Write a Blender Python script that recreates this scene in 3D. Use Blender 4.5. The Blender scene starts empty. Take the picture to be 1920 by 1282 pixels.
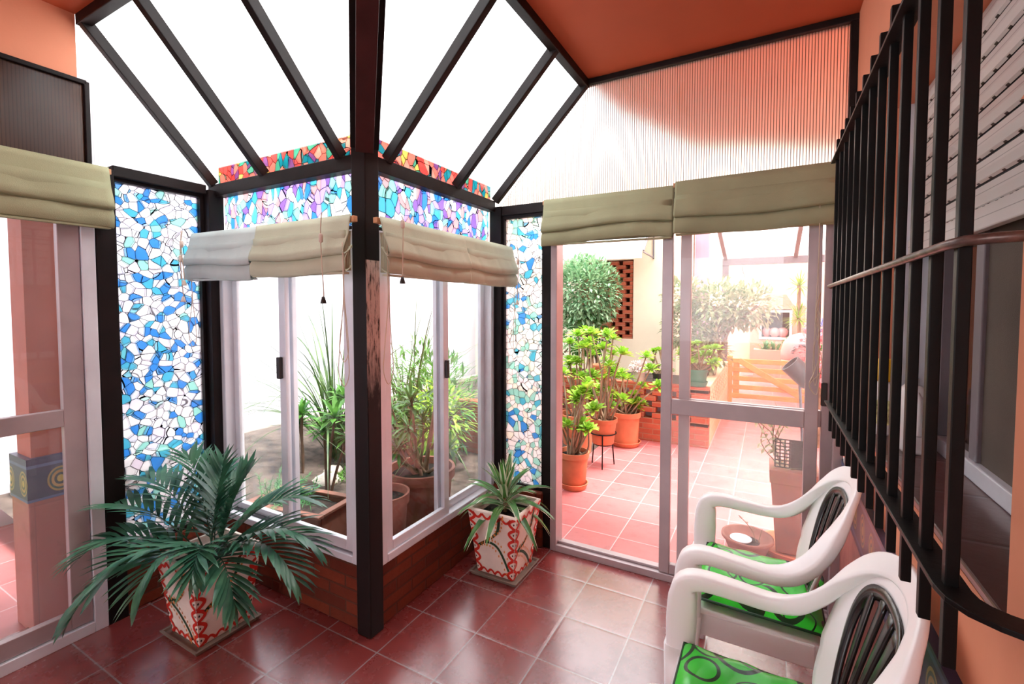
import bpy, bmesh, math, random
from mathutils import Vector, Matrix, Euler
random.seed(7)
SC = bpy.context.scene
COL = SC.collection
R = math.radians

# ---------------------------------------------------------------- camera, sky, sun, exposure
cam_d = bpy.data.cameras.new('camera'); cam = bpy.data.objects.new('camera', cam_d); COL.objects.link(cam)
cam.location = (0, 0, 1.5); cam.rotation_euler = (R(90 - 2.37), 0, R(28.8))
cam_d.sensor_width = 36; cam_d.lens = 873 / 1920 * 36; cam_d.shift_y = -32 / 1920; cam_d.clip_start = .02
SC.camera = cam
world = bpy.data.worlds.new('sky'); SC.world = world; world.use_nodes = True
bg = world.node_tree.nodes['Background']; bg.inputs[0].default_value = (.93, .96, 1, 1); bg.inputs[1].default_value = 3.6
sun_d = bpy.data.lights.new('sun', 'SUN'); sun = bpy.data.objects.new('sun', sun_d); COL.objects.link(sun)
sun_d.energy = 6.5; sun_d.angle = R(14); sun_d.color = (1, .96, .92)
sun.rotation_euler = Vector((.3, .12, .95)).to_track_quat('Z', 'Y').to_euler()
SC.view_settings.view_transform = 'Standard'; SC.view_settings.look = 'None'
SC.view_settings.gamma = 1; SC.view_settings.use_curve_mapping = False
SC.view_settings.exposure = .66
try:
    SC.cycles.use_denoising = True
    SC.cycles.max_bounces = 14; SC.cycles.transparent_max_bounces = 24
    SC.cycles.transmission_bounces = 10; SC.cycles.diffuse_bounces = 6
    SC.cycles.sample_clamp_indirect = 8
except Exception: pass

# ---------------------------------------------------------------- materials
def lin(c):
    return tuple(((v / 255) / 12.92 if v / 255 <= .04045 else ((v / 255 + .055) / 1.055) ** 2.4) for v in c) + (1,)
class NT:
    def __init__(s, name):
        s.m = bpy.data.materials.new(name); s.m.use_nodes = True; s.t = s.m.node_tree; s.t.nodes.clear()
        s.out = s.n('ShaderNodeOutputMaterial')
    def n(s, typ, **kw):
        nd = s.t.nodes.new(typ)
        for k, v in kw.items():
            if k.startswith('i_'): nd.inputs[int(k[2:])].default_value = v
            else: setattr(nd, k, v)
        return nd
    def l(s, a, b): s.t.links.new(a, b)
    def set(s, nd, i, v):
        if hasattr(v, 'is_output'): s.l(v, nd.inputs[i])
        else: nd.inputs[i].default_value = v
    def math(s, op, a, b=0., c=0.):
        nd = s.n('ShaderNodeMath', operation=op); s.set(nd, 0, a); s.set(nd, 1, b); s.set(nd, 2, c); return nd.outputs[0]
    def mix(s, f, a, b):
        nd = s.n('ShaderNodeMix', data_type='RGBA'); s.set(nd, 0, f); s.set(nd, 6, a); s.set(nd, 7, b); return nd.outputs[2]
    def mixs(s, f, a, b):
        nd = s.n('ShaderNodeMixShader'); s.set(nd, 0, f); s.l(a, nd.inputs[1]); s.l(b, nd.inputs[2]); return nd.outputs[0]
    def ramp(s, f, stops, const=False):
        nd = s.n('ShaderNodeValToRGB'); cr = nd.color_ramp
        if const: cr.interpolation = 'CONSTANT'
        while len(cr.elements) < len(stops): cr.elements.new(.5)
        for e, (p, c) in zip(cr.elements, stops): e.position = p; e.color = c
        s.set(nd, 0, f); return nd.outputs[0]
    def co(s, scale=(1, 1, 1), which='Object', rot=(0, 0, 0)):
        tc = s.n('ShaderNodeTexCoord'); mp = s.n('ShaderNodeMapping'); mp.inputs['Scale'].default_value = scale
        mp.inputs['Rotation'].default_value = rot
        s.l(tc.outputs[which], mp.inputs[0]); return mp.outputs[0]
    def noise(s, co, scale, detail=4, rough=.55):
        nd = s.n('ShaderNodeTexNoise'); s.l(co, nd.inputs['Vector']); nd.inputs['Scale'].default_value = scale
        nd.inputs['Detail'].default_value = detail; nd.inputs['Roughness'].default_value = rough; return nd.outputs[0]
    def bump(s, h, strength=.3, dist=.01):
        nd = s.n('ShaderNodeBump'); nd.inputs['Strength'].default_value = strength; nd.inputs['Distance'].default_value = dist
        s.l(h, nd.inputs['Height']); return nd.outputs[0]
    def pr(s, color, rough=.5, metal=0., normal=None, spec=.5, coat=0., trans=None):
        nd = s.n('ShaderNodeBsdfPrincipled'); s.set(nd, 'Base Color', color); s.set(nd, 'Roughness', rough)
        nd.inputs['Metallic'].default_value = metal; nd.inputs['Specular IOR Level'].default_value = spec
        nd.inputs['Coat Weight'].default_value = coat; nd.inputs['Coat Roughness'].default_value = .22
        if normal is not None: s.l(normal, nd.inputs['Normal'])
        return nd.outputs[0]
    def fin(s, sh): s.l(sh, s.out.inputs[0]); return s.m
def paint(name, c, rough=.5, metal=0., var=.06, nscale=6, bump=.08, bscale=60, spec=.5, coat=0.):
    k = NT(name); co = k.co(); b = lin(c)
    n1 = k.noise(co, nscale)
    dk = tuple(max(0, v * (1 - var * 2.2)) for v in b[:3]) + (1,); lt = tuple(min(1, v * (1 + var * 1.6)) for v in b[:3]) + (1,)
    col = k.ramp(n1, [(.3, dk), (.7, lt)])
    nm = k.bump(k.noise(co, bscale, 3), bump, .004)
    return k.fin(k.pr(col, rough, metal, nm, spec, coat))
def leafmat(name, c1, c2, rough=.4, tl=.25, scale=9):
    k = NT(name); co = k.co(); col = k.ramp(k.noise(co, scale, 2), [(.35, lin(c1)), (.65, lin(c2))])
    p = k.pr(col, rough, spec=.45); t = k.n('ShaderNodeBsdfTranslucent'); k.l(col, t.inputs[0])
    return k.fin(k.mixs(tl, p, t.outputs[0]))
def glassmat(name, dust=.0, tint=(1, 1, 1, 1), refl=1.):
    k = NT(name); lw = k.n('ShaderNodeLayerWeight'); lw.inputs[0].default_value = .5
    fr_ = k.math('MULTIPLY_ADD', k.math('POWER', lw.outputs['Facing'], 5.), .9, .04)
    t = k.n('ShaderNodeBsdfTransparent'); t.inputs[0].default_value = tint
    g = k.n('ShaderNodeBsdfGlossy'); g.inputs['Roughness'].default_value = .01
    sh = k.mixs(k.math('MULTIPLY', fr_, refl), t.outputs[0], g.outputs[0])
    if dust:
        d = k.n('ShaderNodeBsdfTranslucent'); d.inputs[0].default_value = (.95, .93, .93, 1)
        d2 = k.n('ShaderNodeBsdfDiffuse'); d2.inputs[0].default_value = (.95, .93, .93, 1)
        co = k.co((6, 6, 1.2)); f = k.math('MULTIPLY_ADD', k.noise(co, 1.2, 3), dust * .9, dust * .55)
        sh = k.mixs(f, sh, k.mixs(.25, d.outputs[0], d2.outputs[0]))
    return k.fin(sh)
def polycarb(name, color, axis, pitch, trans=.3, rib=.35, blur=.12, see=(1, 1, 1, 1)):
    k = NT(name); tc = k.n('ShaderNodeTexCoord'); sp = k.n('ShaderNodeSeparateXYZ'); k.l(tc.outputs['Object'], sp.inputs[0])
    w = k.math('FRACT', k.math('DIVIDE', sp.outputs[axis], pitch))
    line = k.math('LESS_THAN', w, rib)
    n = k.noise(k.co((1, 1, 1)), 3, 5)
    col = k.mix(line, color, tuple(v * .62 for v in color[:3]) + (1,))
    col = k.mix(k.math('MULTIPLY', k.math('GREATER_THAN', n, .66), .25), col, (.6, .45, .3, 1))
    tl = k.n('ShaderNodeBsdfTranslucent'); k.l(col, tl.inputs[0])
    if blur:
        tr = k.n('ShaderNodeBsdfRefraction'); tr.inputs['IOR'].default_value = 1.22; tr.inputs['Roughness'].default_value = blur
        k.l(k.mix(line, see, tuple(v * .3 for v in see[:3]) + (1,)), tr.inputs[0])
    else:
        tr = k.n('ShaderNodeBsdfTransparent'); k.l(k.mix(line, see, tuple(v * .6 for v in see[:3]) + (1,)), tr.inputs[0])
    gl = k.n('ShaderNodeBsdfGlossy'); gl.inputs['Roughness'].default_value = .25
    return k.fin(k.mixs(.04, k.mixs(trans, tl.outputs[0], tr.outputs[0]), gl.outputs[0]))
def stained(name, stops, scale=(1, 1, 1), trans=.5, line=.024, gam=.55):
    k = NT(name); co = k.co(scale)
    nz = k.n('ShaderNodeTexNoise'); k.l(co, nz.inputs['Vector']); nz.inputs['Scale'].default_value = 5; nz.inputs['Detail'].default_value = 1
    vm = k.n('ShaderNodeVectorMath', operation='MULTIPLY_ADD'); k.l(nz.outputs['Color'], vm.inputs[0]); vm.inputs[1].default_value = (.09, .09, .09); k.l(co, vm.inputs[2])
    v1 = k.n('ShaderNodeTexVoronoi', feature='DISTANCE_TO_EDGE'); v2 = k.n('ShaderNodeTexVoronoi', feature='F1')
    for v in (v1, v2): k.l(vm.outputs[0], v.inputs['Vector']); v.inputs['Scale'].default_value = 26
    sp = k.n('ShaderNodeSeparateColor'); k.l(v2.outputs['Color'], sp.inputs[0])
    col = k.ramp(sp.outputs[0], stops, True)
    gmm = k.n('ShaderNodeGamma'); k.l(col, gmm.inputs[0]); gmm.inputs[1].default_value = gam; col = gmm.outputs[0]
    ln = k.math('LESS_THAN', v1.outputs[0], line)
    t = k.n('ShaderNodeBsdfTransparent'); k.l(col, t.inputs[0]); tl = k.n('ShaderNodeBsdfTranslucent'); k.l(col, tl.inputs[0])
    body = k.mixs(trans, tl.outputs[0], t.outputs[0])
    g = k.n('ShaderNodeBsdfGlossy'); g.inputs['Roughness'].default_value = .08
    body = k.mixs(.05, body, g.outputs[0])
    bl = k.n('ShaderNodeBsdfDiffuse'); bl.inputs[0].default_value = (.004, .004, .006, 1)
    return k.fin(k.mixs(ln, body, bl.outputs[0]))
def tiles(name, c1, c2, grout, sx, sy, ox, oy, rough=.32, gw=.006, bumpk=.25, plane='XY', offset=0., coat=0.):
    k = NT(name); tc = k.n('ShaderNodeTexCoord'); sp = k.n('ShaderNodeSeparateXYZ'); k.l(tc.outputs['Object'], sp.inputs[0])
    ax = {'X': 0, 'Y': 1, 'Z': 2}
    def cell(a, s, o):
        q = k.math('DIVIDE', k.math('SUBTRACT', sp.outputs[ax[a]], o), s); return q
    qy = cell(plane[1], sy, oy); fy = k.math('FRACT', qy); iy = k.math('FLOOR', qy)
    qx = k.math('ADD', cell(plane[0], sx, ox), k.math('MULTIPLY', k.math('MODULO', k.math('ABSOLUTE', iy), 2.), offset)); fx = k.math('FRACT', qx); ix = k.math('FLOOR', qx)
    def edge(fr, s): return k.math('MULTIPLY', k.math('MINIMUM', fr, k.math('SUBTRACT', 1., fr)), s)
    e = k.math('MINIMUM', edge(fx, sx), edge(fy, sy))
    g = k.math('LESS_THAN', e, gw / 2)
    cx = k.n('ShaderNodeCombineXYZ'); k.l(ix, cx.inputs[0]); k.l(iy, cx.inputs[1])
    wn = k.n('ShaderNodeTexWhiteNoise'); k.l(cx.outputs[0], wn.inputs['Vector'])
    co = k.co(); n1 = k.noise(co, 7, 6, .65); n2 = k.noise(co, 40, 4)
    base = k.mix(k.math('MULTIPLY_ADD', wn.outputs[0], .45, k.math('MULTIPLY_ADD', n1, .9, -.18)), lin(c1), lin(c2))
    base = k.mix(k.math('MULTIPLY', k.math('GREATER_THAN', n1, .6), .12), base, (.03, .01, .01, 1))
    col = k.mix(g, base, lin(grout))
    h = k.math('ADD', k.math('MULTIPLY', k.math('MINIMUM', e, .012), 40.), k.math('ADD', k.math('MULTIPLY', n2, .25), k.math('MULTIPLY', n1, .5)))
    rg = k.math('MULTIPLY_ADD', n1, .25, rough - .1)
    return k.fin(k.pr(col, rg, normal=k.bump(h, bumpk, .008), spec=.9, coat=coat))
def brickmat(name, c1, c2, mortar, scale=1., plane='XZ', size=(.22, .06), rough=.85):
    k = NT(name); tc = k.n('ShaderNodeTexCoord'); sp = k.n('ShaderNodeSeparateXYZ'); k.l(tc.outputs['Object'], sp.inputs[0])
    cb = k.n('ShaderNodeCombineXYZ'); k.l(k.math('ADD', sp.outputs[0], sp.outputs[1]), cb.inputs[0]); k.l(sp.outputs[2], cb.inputs[1])
    b = k.n('ShaderNodeTexBrick'); k.l(cb.outputs[0], b.inputs['Vector'])
    b.inputs['Color1'].default_value = lin(c1); b.inputs['Color2'].default_value = lin(c2); b.inputs['Mortar'].default_value = lin(mortar)
    b.inputs['Scale'].default_value = 1; b.inputs['Brick Width'].default_value = size[0]; b.inputs['Row Height'].default_value = size[1]
    b.inputs['Mortar Size'].default_value = .006; b.inputs['Mortar Smooth'].default_value = .4
    n = k.noise(k.co(), 14, 6, .7)
    col = k.mix(k.math('MULTIPLY', n, .6), b.outputs[0], tuple(v * .45 for v in lin(c2)[:3]) + (1,))
    h = k.math('SUBTRACT', k.math('MULTIPLY', n, .8), k.math('MULTIPLY', b.outputs[1], .6))
    return k.fin(k.pr(col, rough, normal=k.bump(h, .6, .012), spec=.3))

W1 = (.94, .94, .95, 1)
M = {}
M['wall'] = paint('orange_plaster_wall', (222, 144, 110), .7, var=.04, nscale=2, bump=.15, bscale=30)
M['ceiling'] = paint('orange_plaster_ceiling', (186, 84, 46), .75, var=.05, nscale=1.5, bump=.15, bscale=20)
M['eave'] = paint('orange_eave_plaster', (222, 140, 104), .75, var=.06, nscale=2)
M['steel'] = paint('dark_brown_steel', (22, 13, 13), .5, .0, var=.2, nscale=10, bump=.1, bscale=40, spec=.22)
M['maroon'] = paint('maroon_steel', (62, 30, 30), .5, var=.12, nscale=7, spec=.25)
M['iron'] = paint('black_iron', (10, 8, 8), .45, .0, var=.25, nscale=15, bump=.12, bscale=70, spec=.2)
M['alu'] = paint('silver_aluminium', (222, 224, 232), .36, .25, var=.05, nscale=4, bump=.04)
M['alu_b'] = paint('brownish_aluminium', (176, 160, 162), .36, .3, var=.06, nscale=4, bump=.04)
M['alu_d'] = paint('dark_gasket_and_shade', (40, 38, 44), .5)  # gasket colour, reused for the panel that stands for room shade
M['floor'] = tiles('terracotta_floor_tile', (142, 58, 54), (108, 42, 42), (150, 134, 134), .31, .306, -1.144, 1.431, rough=.24, coat=.8)
M['patio'] = tiles('pink_patio_tile', (192, 112, 110), (170, 84, 84), (200, 164, 162), .31, .306, -1.144, 2.655, rough=.4)
M['sill'] = tiles('terracotta_sill_tile', (92, 44, 36), (70, 32, 28), (50, 30, 26), .31, .306, .33, 1.15, rough=.3, gw=.004)
M['brick'] = brickmat('red_brick', (134, 56, 30), (98, 38, 22), (96, 54, 38))
M['brick_l'] = brickmat('garden_brick', (214, 116, 86), (184, 88, 64), (190, 140, 110))
M['brick_c'] = brickmat('cream_painted_brick', (244, 218, 176), (236, 204, 160), (220, 190, 150))
M['cream'] = paint('cream_render', (252, 236, 212), .85, var=.03, nscale=2, bump=.2, bscale=25)
M['white'] = paint('white_render', (212, 214, 224), .85, var=.03, nscale=1.5, bump=.2, bscale=25)
M['pink'] = paint('pink_render', (236, 166, 148), .8, var=.05, nscale=2)
M['soil'] = paint('garden_soil', (84, 72, 64), .95, var=.3, nscale=9, bump=1., bscale=40)
M['potsoil'] = paint('potting_soil', (40, 30, 24), .95, var=.4, nscale=20, bump=1., bscale=60)
M['terra'] = paint('terracotta', (206, 118, 82), .75, var=.1, nscale=6, bump=.15)
M['terra_d'] = paint('dark_terracotta', (150, 92, 76), .75, var=.15, nscale=8, bump=.15)
M['boxbrown'] = paint('brown_planter_plastic', (120, 76, 60), .6, var=.12)
M['green_pot'] = paint('green_plastic', (60, 128, 104), .45)
M['black_pot'] = paint('black_plastic', (28, 30, 32), .4)
M['grey_pl'] = paint('grey_plastic', (120, 124, 126), .5)
M['fabric'] = paint('sage_fabric', (158, 158, 124), .85, var=.05, nscale=3, bump=.35, bscale=350)
M['fabric_w'] = paint('beige_fabric', (190, 194, 170), .85, var=.05, nscale=3, bump=.35, bscale=350)
M['fabric_c'] = paint('grey_green_fabric', (184, 196, 194), .85, var=.05, nscale=3, bump=.35, bscale=350)
M['wood'] = paint('light_wood', (206, 152, 110), .6, var=.1, nscale=12)
M['gatewood'] = paint('varnished_gate_wood', (232, 158, 84), .5, var=.12, nscale=6)
M['cord'] = paint('cord', (206, 190, 170), .7)
M['knob_w'] = paint('pale_plastic', (226, 210, 196), .4)
M['knob_b'] = paint('dark_plastic', (38, 32, 30), .4)
M['chair'] = paint('white_plastic', (250, 248, 248), .32, var=.015, nscale=4, bump=.03)
M['insert'] = paint('black_plastic_insert', (30, 26, 26), .22, var=.05, bump=.03)
M['palm'] = leafmat('palm_leaf', (40, 86, 68), (78, 128, 98), .28, .2)
M['palmstem'] = paint('palm_stem', (92, 110, 70), .6)
M['aeo'] = leafmat('aeonium_leaf', (104, 156, 40), (170, 205, 70), .4, .3)
M['leaf_d'] = leafmat('shrub_leaf', (46, 96, 40), (96, 150, 62), .4, .3)
M['leaf_g'] = leafmat('topiary_leaf', (104, 150, 108), (178, 206, 166), .3, .2)
M['leaf_v'] = leafmat('variegated_shrub_leaf', (104, 136, 84), (206, 200, 160), .4, .3, 14)
M['blade'] = leafmat('grass_blade', (40, 70, 34), (84, 112, 54), .5, .12)
M['fern'] = leafmat('fern_green', (36, 104, 52), (70, 140, 70), .5, .3)
M['lawn'] = leafmat('ground_cover', (90, 140, 60), (120, 170, 80), .6, .2)
M['succ'] = leafmat('pale_succulent', (196, 170, 168), (226, 206, 200), .5, .2)
M['flower'] = leafmat('pink_flower', (226, 120, 130), (240, 160, 160), .6, .3)
M['stem'] = paint('woody_stem', (150, 124, 100), .8, var=.2, nscale=12)
M['stem_d'] = paint('dark_stem', (96, 74, 58), .8, var=.2, nscale=12)
M['potwhite'] = paint('white_painted_clay', (234, 218, 206), .7, var=.05, nscale=7, bump=.25, bscale=40)
M['red'] = paint('red_paint', (206, 44, 28), .6)
M['vine'] = paint('dark_green_paint', (34, 68, 44), .6)
M['dot'] = paint('orange_paint', (222, 140, 62), .6)
M['tray'] = paint('grey_clay_tray', (128, 112, 100), .7, var=.12)
M['stone'] = paint('pale_stone', (196, 186, 176), .9, var=.12, nscale=5, bump=.6, bscale=12)
def slatmat():
    k = NT('slotted_shutter_slat'); tc = k.n('ShaderNodeTexCoord'); sp = k.n('ShaderNodeSeparateXYZ'); k.l(tc.outputs['Object'], sp.inputs[0])
    fz = k.math('FRACT', k.math('DIVIDE', k.math('ADD', sp.outputs[2], 515 / 1000), .064375)); fy = k.math('FRACT', k.math('DIVIDE', sp.outputs[1], .075))
    a = k.math('MULTIPLY', k.math('LESS_THAN', fz, .12), k.math('LESS_THAN', fy, .22))
    b = k.math('LESS_THAN', k.math('ABSOLUTE', k.math('SUBTRACT', fz, .62)), .016)
    col = k.mix(k.math('MAXIMUM', a, k.math('MULTIPLY', b, .5)), lin((206, 202, 198)), lin((22, 18, 18)))
    return k.fin(k.pr(col, .4))
M['shutter'] = slatmat()
M['glass'] = glassmat('clear_glass', refl=.6)
M['dusty'] = glassmat('dusty_glass', .07, refl=.25)
M['dusty_l'] = glassmat('slightly_dusty_glass', .05, refl=.7)
M['darkglass'] = paint('dark_window_pane', (58, 44, 40), .06, spec=.8, bump=0)
M['screen'] = paint('insect_screen', (84, 72, 62), .7, var=.14, nscale=3, bump=.3, bscale=400)
M['poly'] = polycarb('white_polycarbonate_sheet', (.95, .95, .94, 1), 0, .016, trans=.35, rib=.15, blur=0)
M['poly_y'] = polycarb('white_polycarbonate_sheet_side', (.95, .95, .94, 1), 1, .016, trans=.35, rib=.15, blur=0)
M['poly_g'] = polycarb('clear_ribbed_polycarbonate', (.88, .8, .76, 1), 0, .0125, trans=.78, rib=.3, blur=.5, see=(.97, .95, .93, 1))
M['poly_b'] = polycarb('bronze_ribbed_polycarbonate', (.26, .15, .1, 1), 1, .012, trans=.45, rib=.25, blur=.2, see=(.3, .21, .16, 1))
BL, TQ, AQ = lin((64, 146, 226)), lin((84, 186, 214)), lin((158, 224, 210))
M['mosaic'] = stained('blue_stained_film', [(0, W1), (.3, (.80, .82, .93, 1)), (.46, BL), (.59, W1), (.66, TQ), (.75, (.9, .82, .93, 1)), (.82, AQ), (.88, BL), (.93, W1)], trans=.55)
M['mosaic_g'] = stained('aqua_stained_film', [(0, W1), (.36, (.95, .93, .8, 1)), (.5, AQ), (.62, W1), (.7, TQ), (.78, (.93, .86, .93, 1)), (.84, AQ), (.92, BL)], trans=.55)
M['mosaic_t'] = stained('violet_stained_film', [(0, W1), (.22, AQ), (.34, lin((196, 170, 232))), (.48, BL), (.6, W1), (.68, lin((150, 110, 190))), (.78, TQ), (.88, lin((228, 170, 170)))], (1, 1, .75), trans=.5)
M['mosaic_r'] = stained('warm_stained_film', [(0, lin((240, 150, 136))), (.25, lin((60, 160, 170))), (.4, lin((244, 176, 160))), (.55, lin((160, 110, 160))), (.65, lin((232, 206, 130))), (.75, lin((110, 184, 160))), (.86, lin((226, 110, 104)))], (1, 1, .75), trans=.3, gam=.8)
def cushmat():
    k = NT('green_ring_vinyl'); co = k.co((1, 1, 0))
    def rings(scale, off, r, w):
        mp = k.n('ShaderNodeMapping'); k.l(co, mp.inputs[0]); mp.inputs['Location'].default_value = (off, off * .7, 0)
        v = k.n('ShaderNodeTexVoronoi', feature='F1', voronoi_dimensions='2D'); k.l(mp.outputs[0], v.inputs['Vector']); v.inputs['Scale'].default_value = scale; v.inputs['Randomness'].default_value = .55
        sp = k.n('ShaderNodeSeparateColor'); k.l(v.outputs['Color'], sp.inputs[0])
        rr = k.math('MULTIPLY_ADD', sp.outputs[0], r * .45, r * .55)
        return k.math('LESS_THAN', k.math('ABSOLUTE', k.math('SUBTRACT', v.outputs['Distance'], rr)), k.math('MULTIPLY_ADD', sp.outputs[1], w, w * .35))
    m = k.math('MAXIMUM', rings(5.5, .3, .42, .045), rings(8, 1.7, .4, .04))
    col = k.mix(m, k.ramp(k.noise(k.co(), 5), [(.3, lin((38, 190, 40))), (.7, lin((56, 214, 56)))]), lin((14, 48, 22)))
    return k.fin(k.pr(col, .28, normal=k.bump(k.noise(k.co((1, .3, 1)), 22, 3), .35, .006)))
M['cushion'] = cushmat()
def bordermat():
    k = NT('painted_border_tile'); tc = k.n('ShaderNodeTexCoord'); sp = k.n('ShaderNodeSeparateXYZ'); k.l(tc.outputs['Object'], sp.inputs[0])
    fy = k.math('FRACT', k.math('DIVIDE', k.math('ADD', sp.outputs[0], sp.outputs[1]), .16)); fz = k.math('DIVIDE', k.math('SUBTRACT', sp.outputs[2], .6), .2)
    dx = k.math('SUBTRACT', fy, .5); dz = k.math('SUBTRACT', fz, .52)
    d = k.math('SQRT', k.math('ADD', k.math('MULTIPLY', dx, dx), k.math('MULTIPLY', dz, dz)))
    col = k.ramp(d, [(0, lin((190, 170, 80))), (.08, lin((70, 90, 80))), (.14, lin((184, 150, 84))), (.2, lin((60, 96, 84))), (.25, lin((170, 150, 90))), (.29, lin((52, 66, 92)))], True)
    ed = k.math('GREATER_THAN', k.math('ABSOLUTE', dz), .36); ed2 = k.math('GREATER_THAN', k.math('ABSOLUTE', dz), .43)
    col = k.mix(ed, col, lin((92, 110, 150))); col = k.mix(ed2, col, lin((52, 60, 96)))
    return k.fin(k.pr(col, .3))
M['border'] = bordermat()
M['wains'] = tiles('wainscot_tile', (182, 110, 98), (160, 88, 78), (150, 90, 84), .105, .6, 0, 0, rough=.35, gw=.003, plane='YZ')
M['corr'] = polycarb('corrugated_fibreglass', (.9, .86, .74, 1), 0, .076, trans=.25, rib=.2, blur=0)
M['fascia'] = paint('white_fascia', (236, 236, 240), .6)
M['purple'] = paint('mauve_render', (196, 160, 186), .8)
M['greysteel'] = paint('grey_steel', (120, 112, 118), .5)
M['lampgrey'] = paint('dark_grey_lamp', (84, 76, 76), .5)
M['yellow_pl'] = paint('yellow_plastic', (236, 186, 40), .4)
M['jugw'] = paint('white_jug_plastic', (226, 222, 222), .35)
M['plate'] = paint('pale_crockery', (214, 170, 170), .3)
M['label_p'] = paint('printed_label', (236, 220, 150), .5, var=.35, nscale=40)

# ---------------------------------------------------------------- geometry helpers
class MB:
    def __init__(s): s.v = []; s.f = []
    def add(s, vs, fs, mat=None):
        o = len(s.v); s.v += [Vector(p) if mat is None else mat @ Vector(p) for p in vs]; s.f += [tuple(i + o for i in f) for f in fs]; return s
    def box(s, a, b, mat=None):
        x0, y0, z0 = [min(i, j) for i, j in zip(a, b)]; x1, y1, z1 = [max(i, j) for i, j in zip(a, b)]
        return s.add([(x0, y0, z0), (x1, y0, z0), (x1, y1, z0), (x0, y1, z0), (x0, y0, z1), (x1, y0, z1), (x1, y1, z1), (x0, y1, z1)],
                     [(0, 3, 2, 1), (4, 5, 6, 7), (0, 1, 5, 4), (1, 2, 6, 5), (2, 3, 7, 6), (3, 0, 4, 7)], mat)
    def bar(s, p, q, w, h, up=(0, 0, 1)):
        p, q = Vector(p), Vector(q); d = (q - p).normalized(); u = Vector(up)
        sd = d.cross(u)
        if sd.length < 1e-4: sd = d.cross(Vector((1, 0, 0)))
        sd.normalize(); u = sd.cross(d).normalized()
        vs = [c + sd * (a * w / 2) + u * (b * h / 2) for c in (p, q) for a, b in ((-1, -1), (1, -1), (1, 1), (-1, 1))]
        return s.add(vs, [(3, 2, 1, 0), (4, 5, 6, 7), (0, 1, 5, 4), (1, 2, 6, 5), (2, 3, 7, 6), (3, 0, 4, 7)])
    def tube(s, pts, r, n=8, cap=True, flat=None, upv=(0, 0, 1)):
        pts = [Vector(p) for p in pts]; rr = r if isinstance(r, (list, tuple)) else [r] * len(pts); o = len(s.v); prev = None
        for i, p in enumerate(pts):
            d = (pts[min(i + 1, len(pts) - 1)] - pts[max(i - 1, 0)]).normalized()
            if prev is None:
                a = d.cross(Vector(upv))
                if a.length < 1e-3: a = d.cross(Vector((1, 0, 0)))
            else: a = prev - d * prev.dot(d)
            a.normalize(); prev = a; b = d.cross(a)
            for k in range(n):
                t = 2 * math.pi * k / n; s.v.append(p + a * (math.cos(t) * rr[i]) + b * (math.sin(t) * rr[i] * (flat or 1)))
        for i in range(len(pts) - 1):
            for k in range(n):
                k2 = (k + 1) % n; s.f.append((o + i * n + k, o + i * n + k2, o + (i + 1) * n + k2, o + (i + 1) * n + k))
        if cap:
            s.f.append(tuple(o + k for k in range(n))[::-1]); s.f.append(tuple(o + (len(pts) - 1) * n + k for k in range(n)))
        return s
    def lathe(s, prof, c=(0, 0, 0), n=28, cap=True):
        o = len(s.v); c = Vector(c)
        for r, z in prof:
            for k in range(n):
                t = 2 * math.pi * k / n; s.v.append(c + Vector((r * math.cos(t), r * math.sin(t), z)))
        for i in range(len(prof) - 1):
            for k in range(n):
                k2 = (k + 1) % n; s.f.append((o + i * n + k, o + i * n + k2, o + (i + 1) * n + k2, o + (i + 1) * n + k))
        if cap:
            s.f.append(tuple(o + k for k in range(n))[::-1]); s.f.append(tuple(o + (len(prof) - 1) * n + k for k in range(n)))
        return s
    def grid(s, fn, nu, nv):
        o = len(s.v)
        for j in range(nv + 1):
            for i in range(nu + 1): s.v.append(Vector(fn(i / nu, j / nv)))
        for j in range(nv):
            for i in range(nu):
                a = o + j * (nu + 1) + i; s.f.append((a, a + 1, a + nu + 2, a + nu + 1))
        return s
    def prism(s, poly, d):
        d = Vector(d); n = len(poly); o = len(s.v); s.v += [Vector(p) for p in poly] + [Vector(p) + d for p in poly]
        s.f.append(tuple(o + i for i in range(n))[::-1]); s.f.append(tuple(o + n + i for i in range(n)))
        for i in range(n):
            j = (i + 1) % n; s.f.append((o + i, o + j, o + n + j, o + n + i))
        return s
    def blade(s, p, d, L, w, droop=.3, segs=4, fold=.25, tip=.02, wide=.4, side=None):
        p = Vector(p); d = Vector(d).normalized(); o = len(s.v)
        sd = d.cross(Vector((0, 0, 1))) if side is None else Vector(side)
        if sd.length < 1e-3: sd = Vector((1, 0, 0))
        sd.normalize()
        for i in range(segs + 1):
            t = i / segs; k = (t / wide if t < wide else (1 - t) / (1 - wide)); ww = w * max(tip, min(1, k) ** .7) / 2
            if i == 0: ww = w * .15
            nrm = sd.cross(d)
            s.v += [p - sd * ww + nrm * (fold * ww), p.copy(), p + sd * ww + nrm * (fold * ww)]
            d = (d + Vector((0, 0, -droop / segs))).normalized(); p = p + d * (L / segs)
        for i in range(segs):
            a = o + i * 3; s.f += [(a, a + 1, a + 4, a + 3), (a + 1, a + 2, a + 5, a + 4)]
        return s
    def mesh(s, name, org=(0, 0, 0)):
        me = bpy.data.meshes.new(name); og = Vector(org)
        me.from_pydata([tuple(p - og) for p in s.v], [], s.f); me.validate(); me.update()
        bm = bmesh.new(); bm.from_mesh(me); bmesh.ops.recalc_face_normals(bm, faces=bm.faces); bm.to_mesh(me); bm.free(); return me
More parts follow.
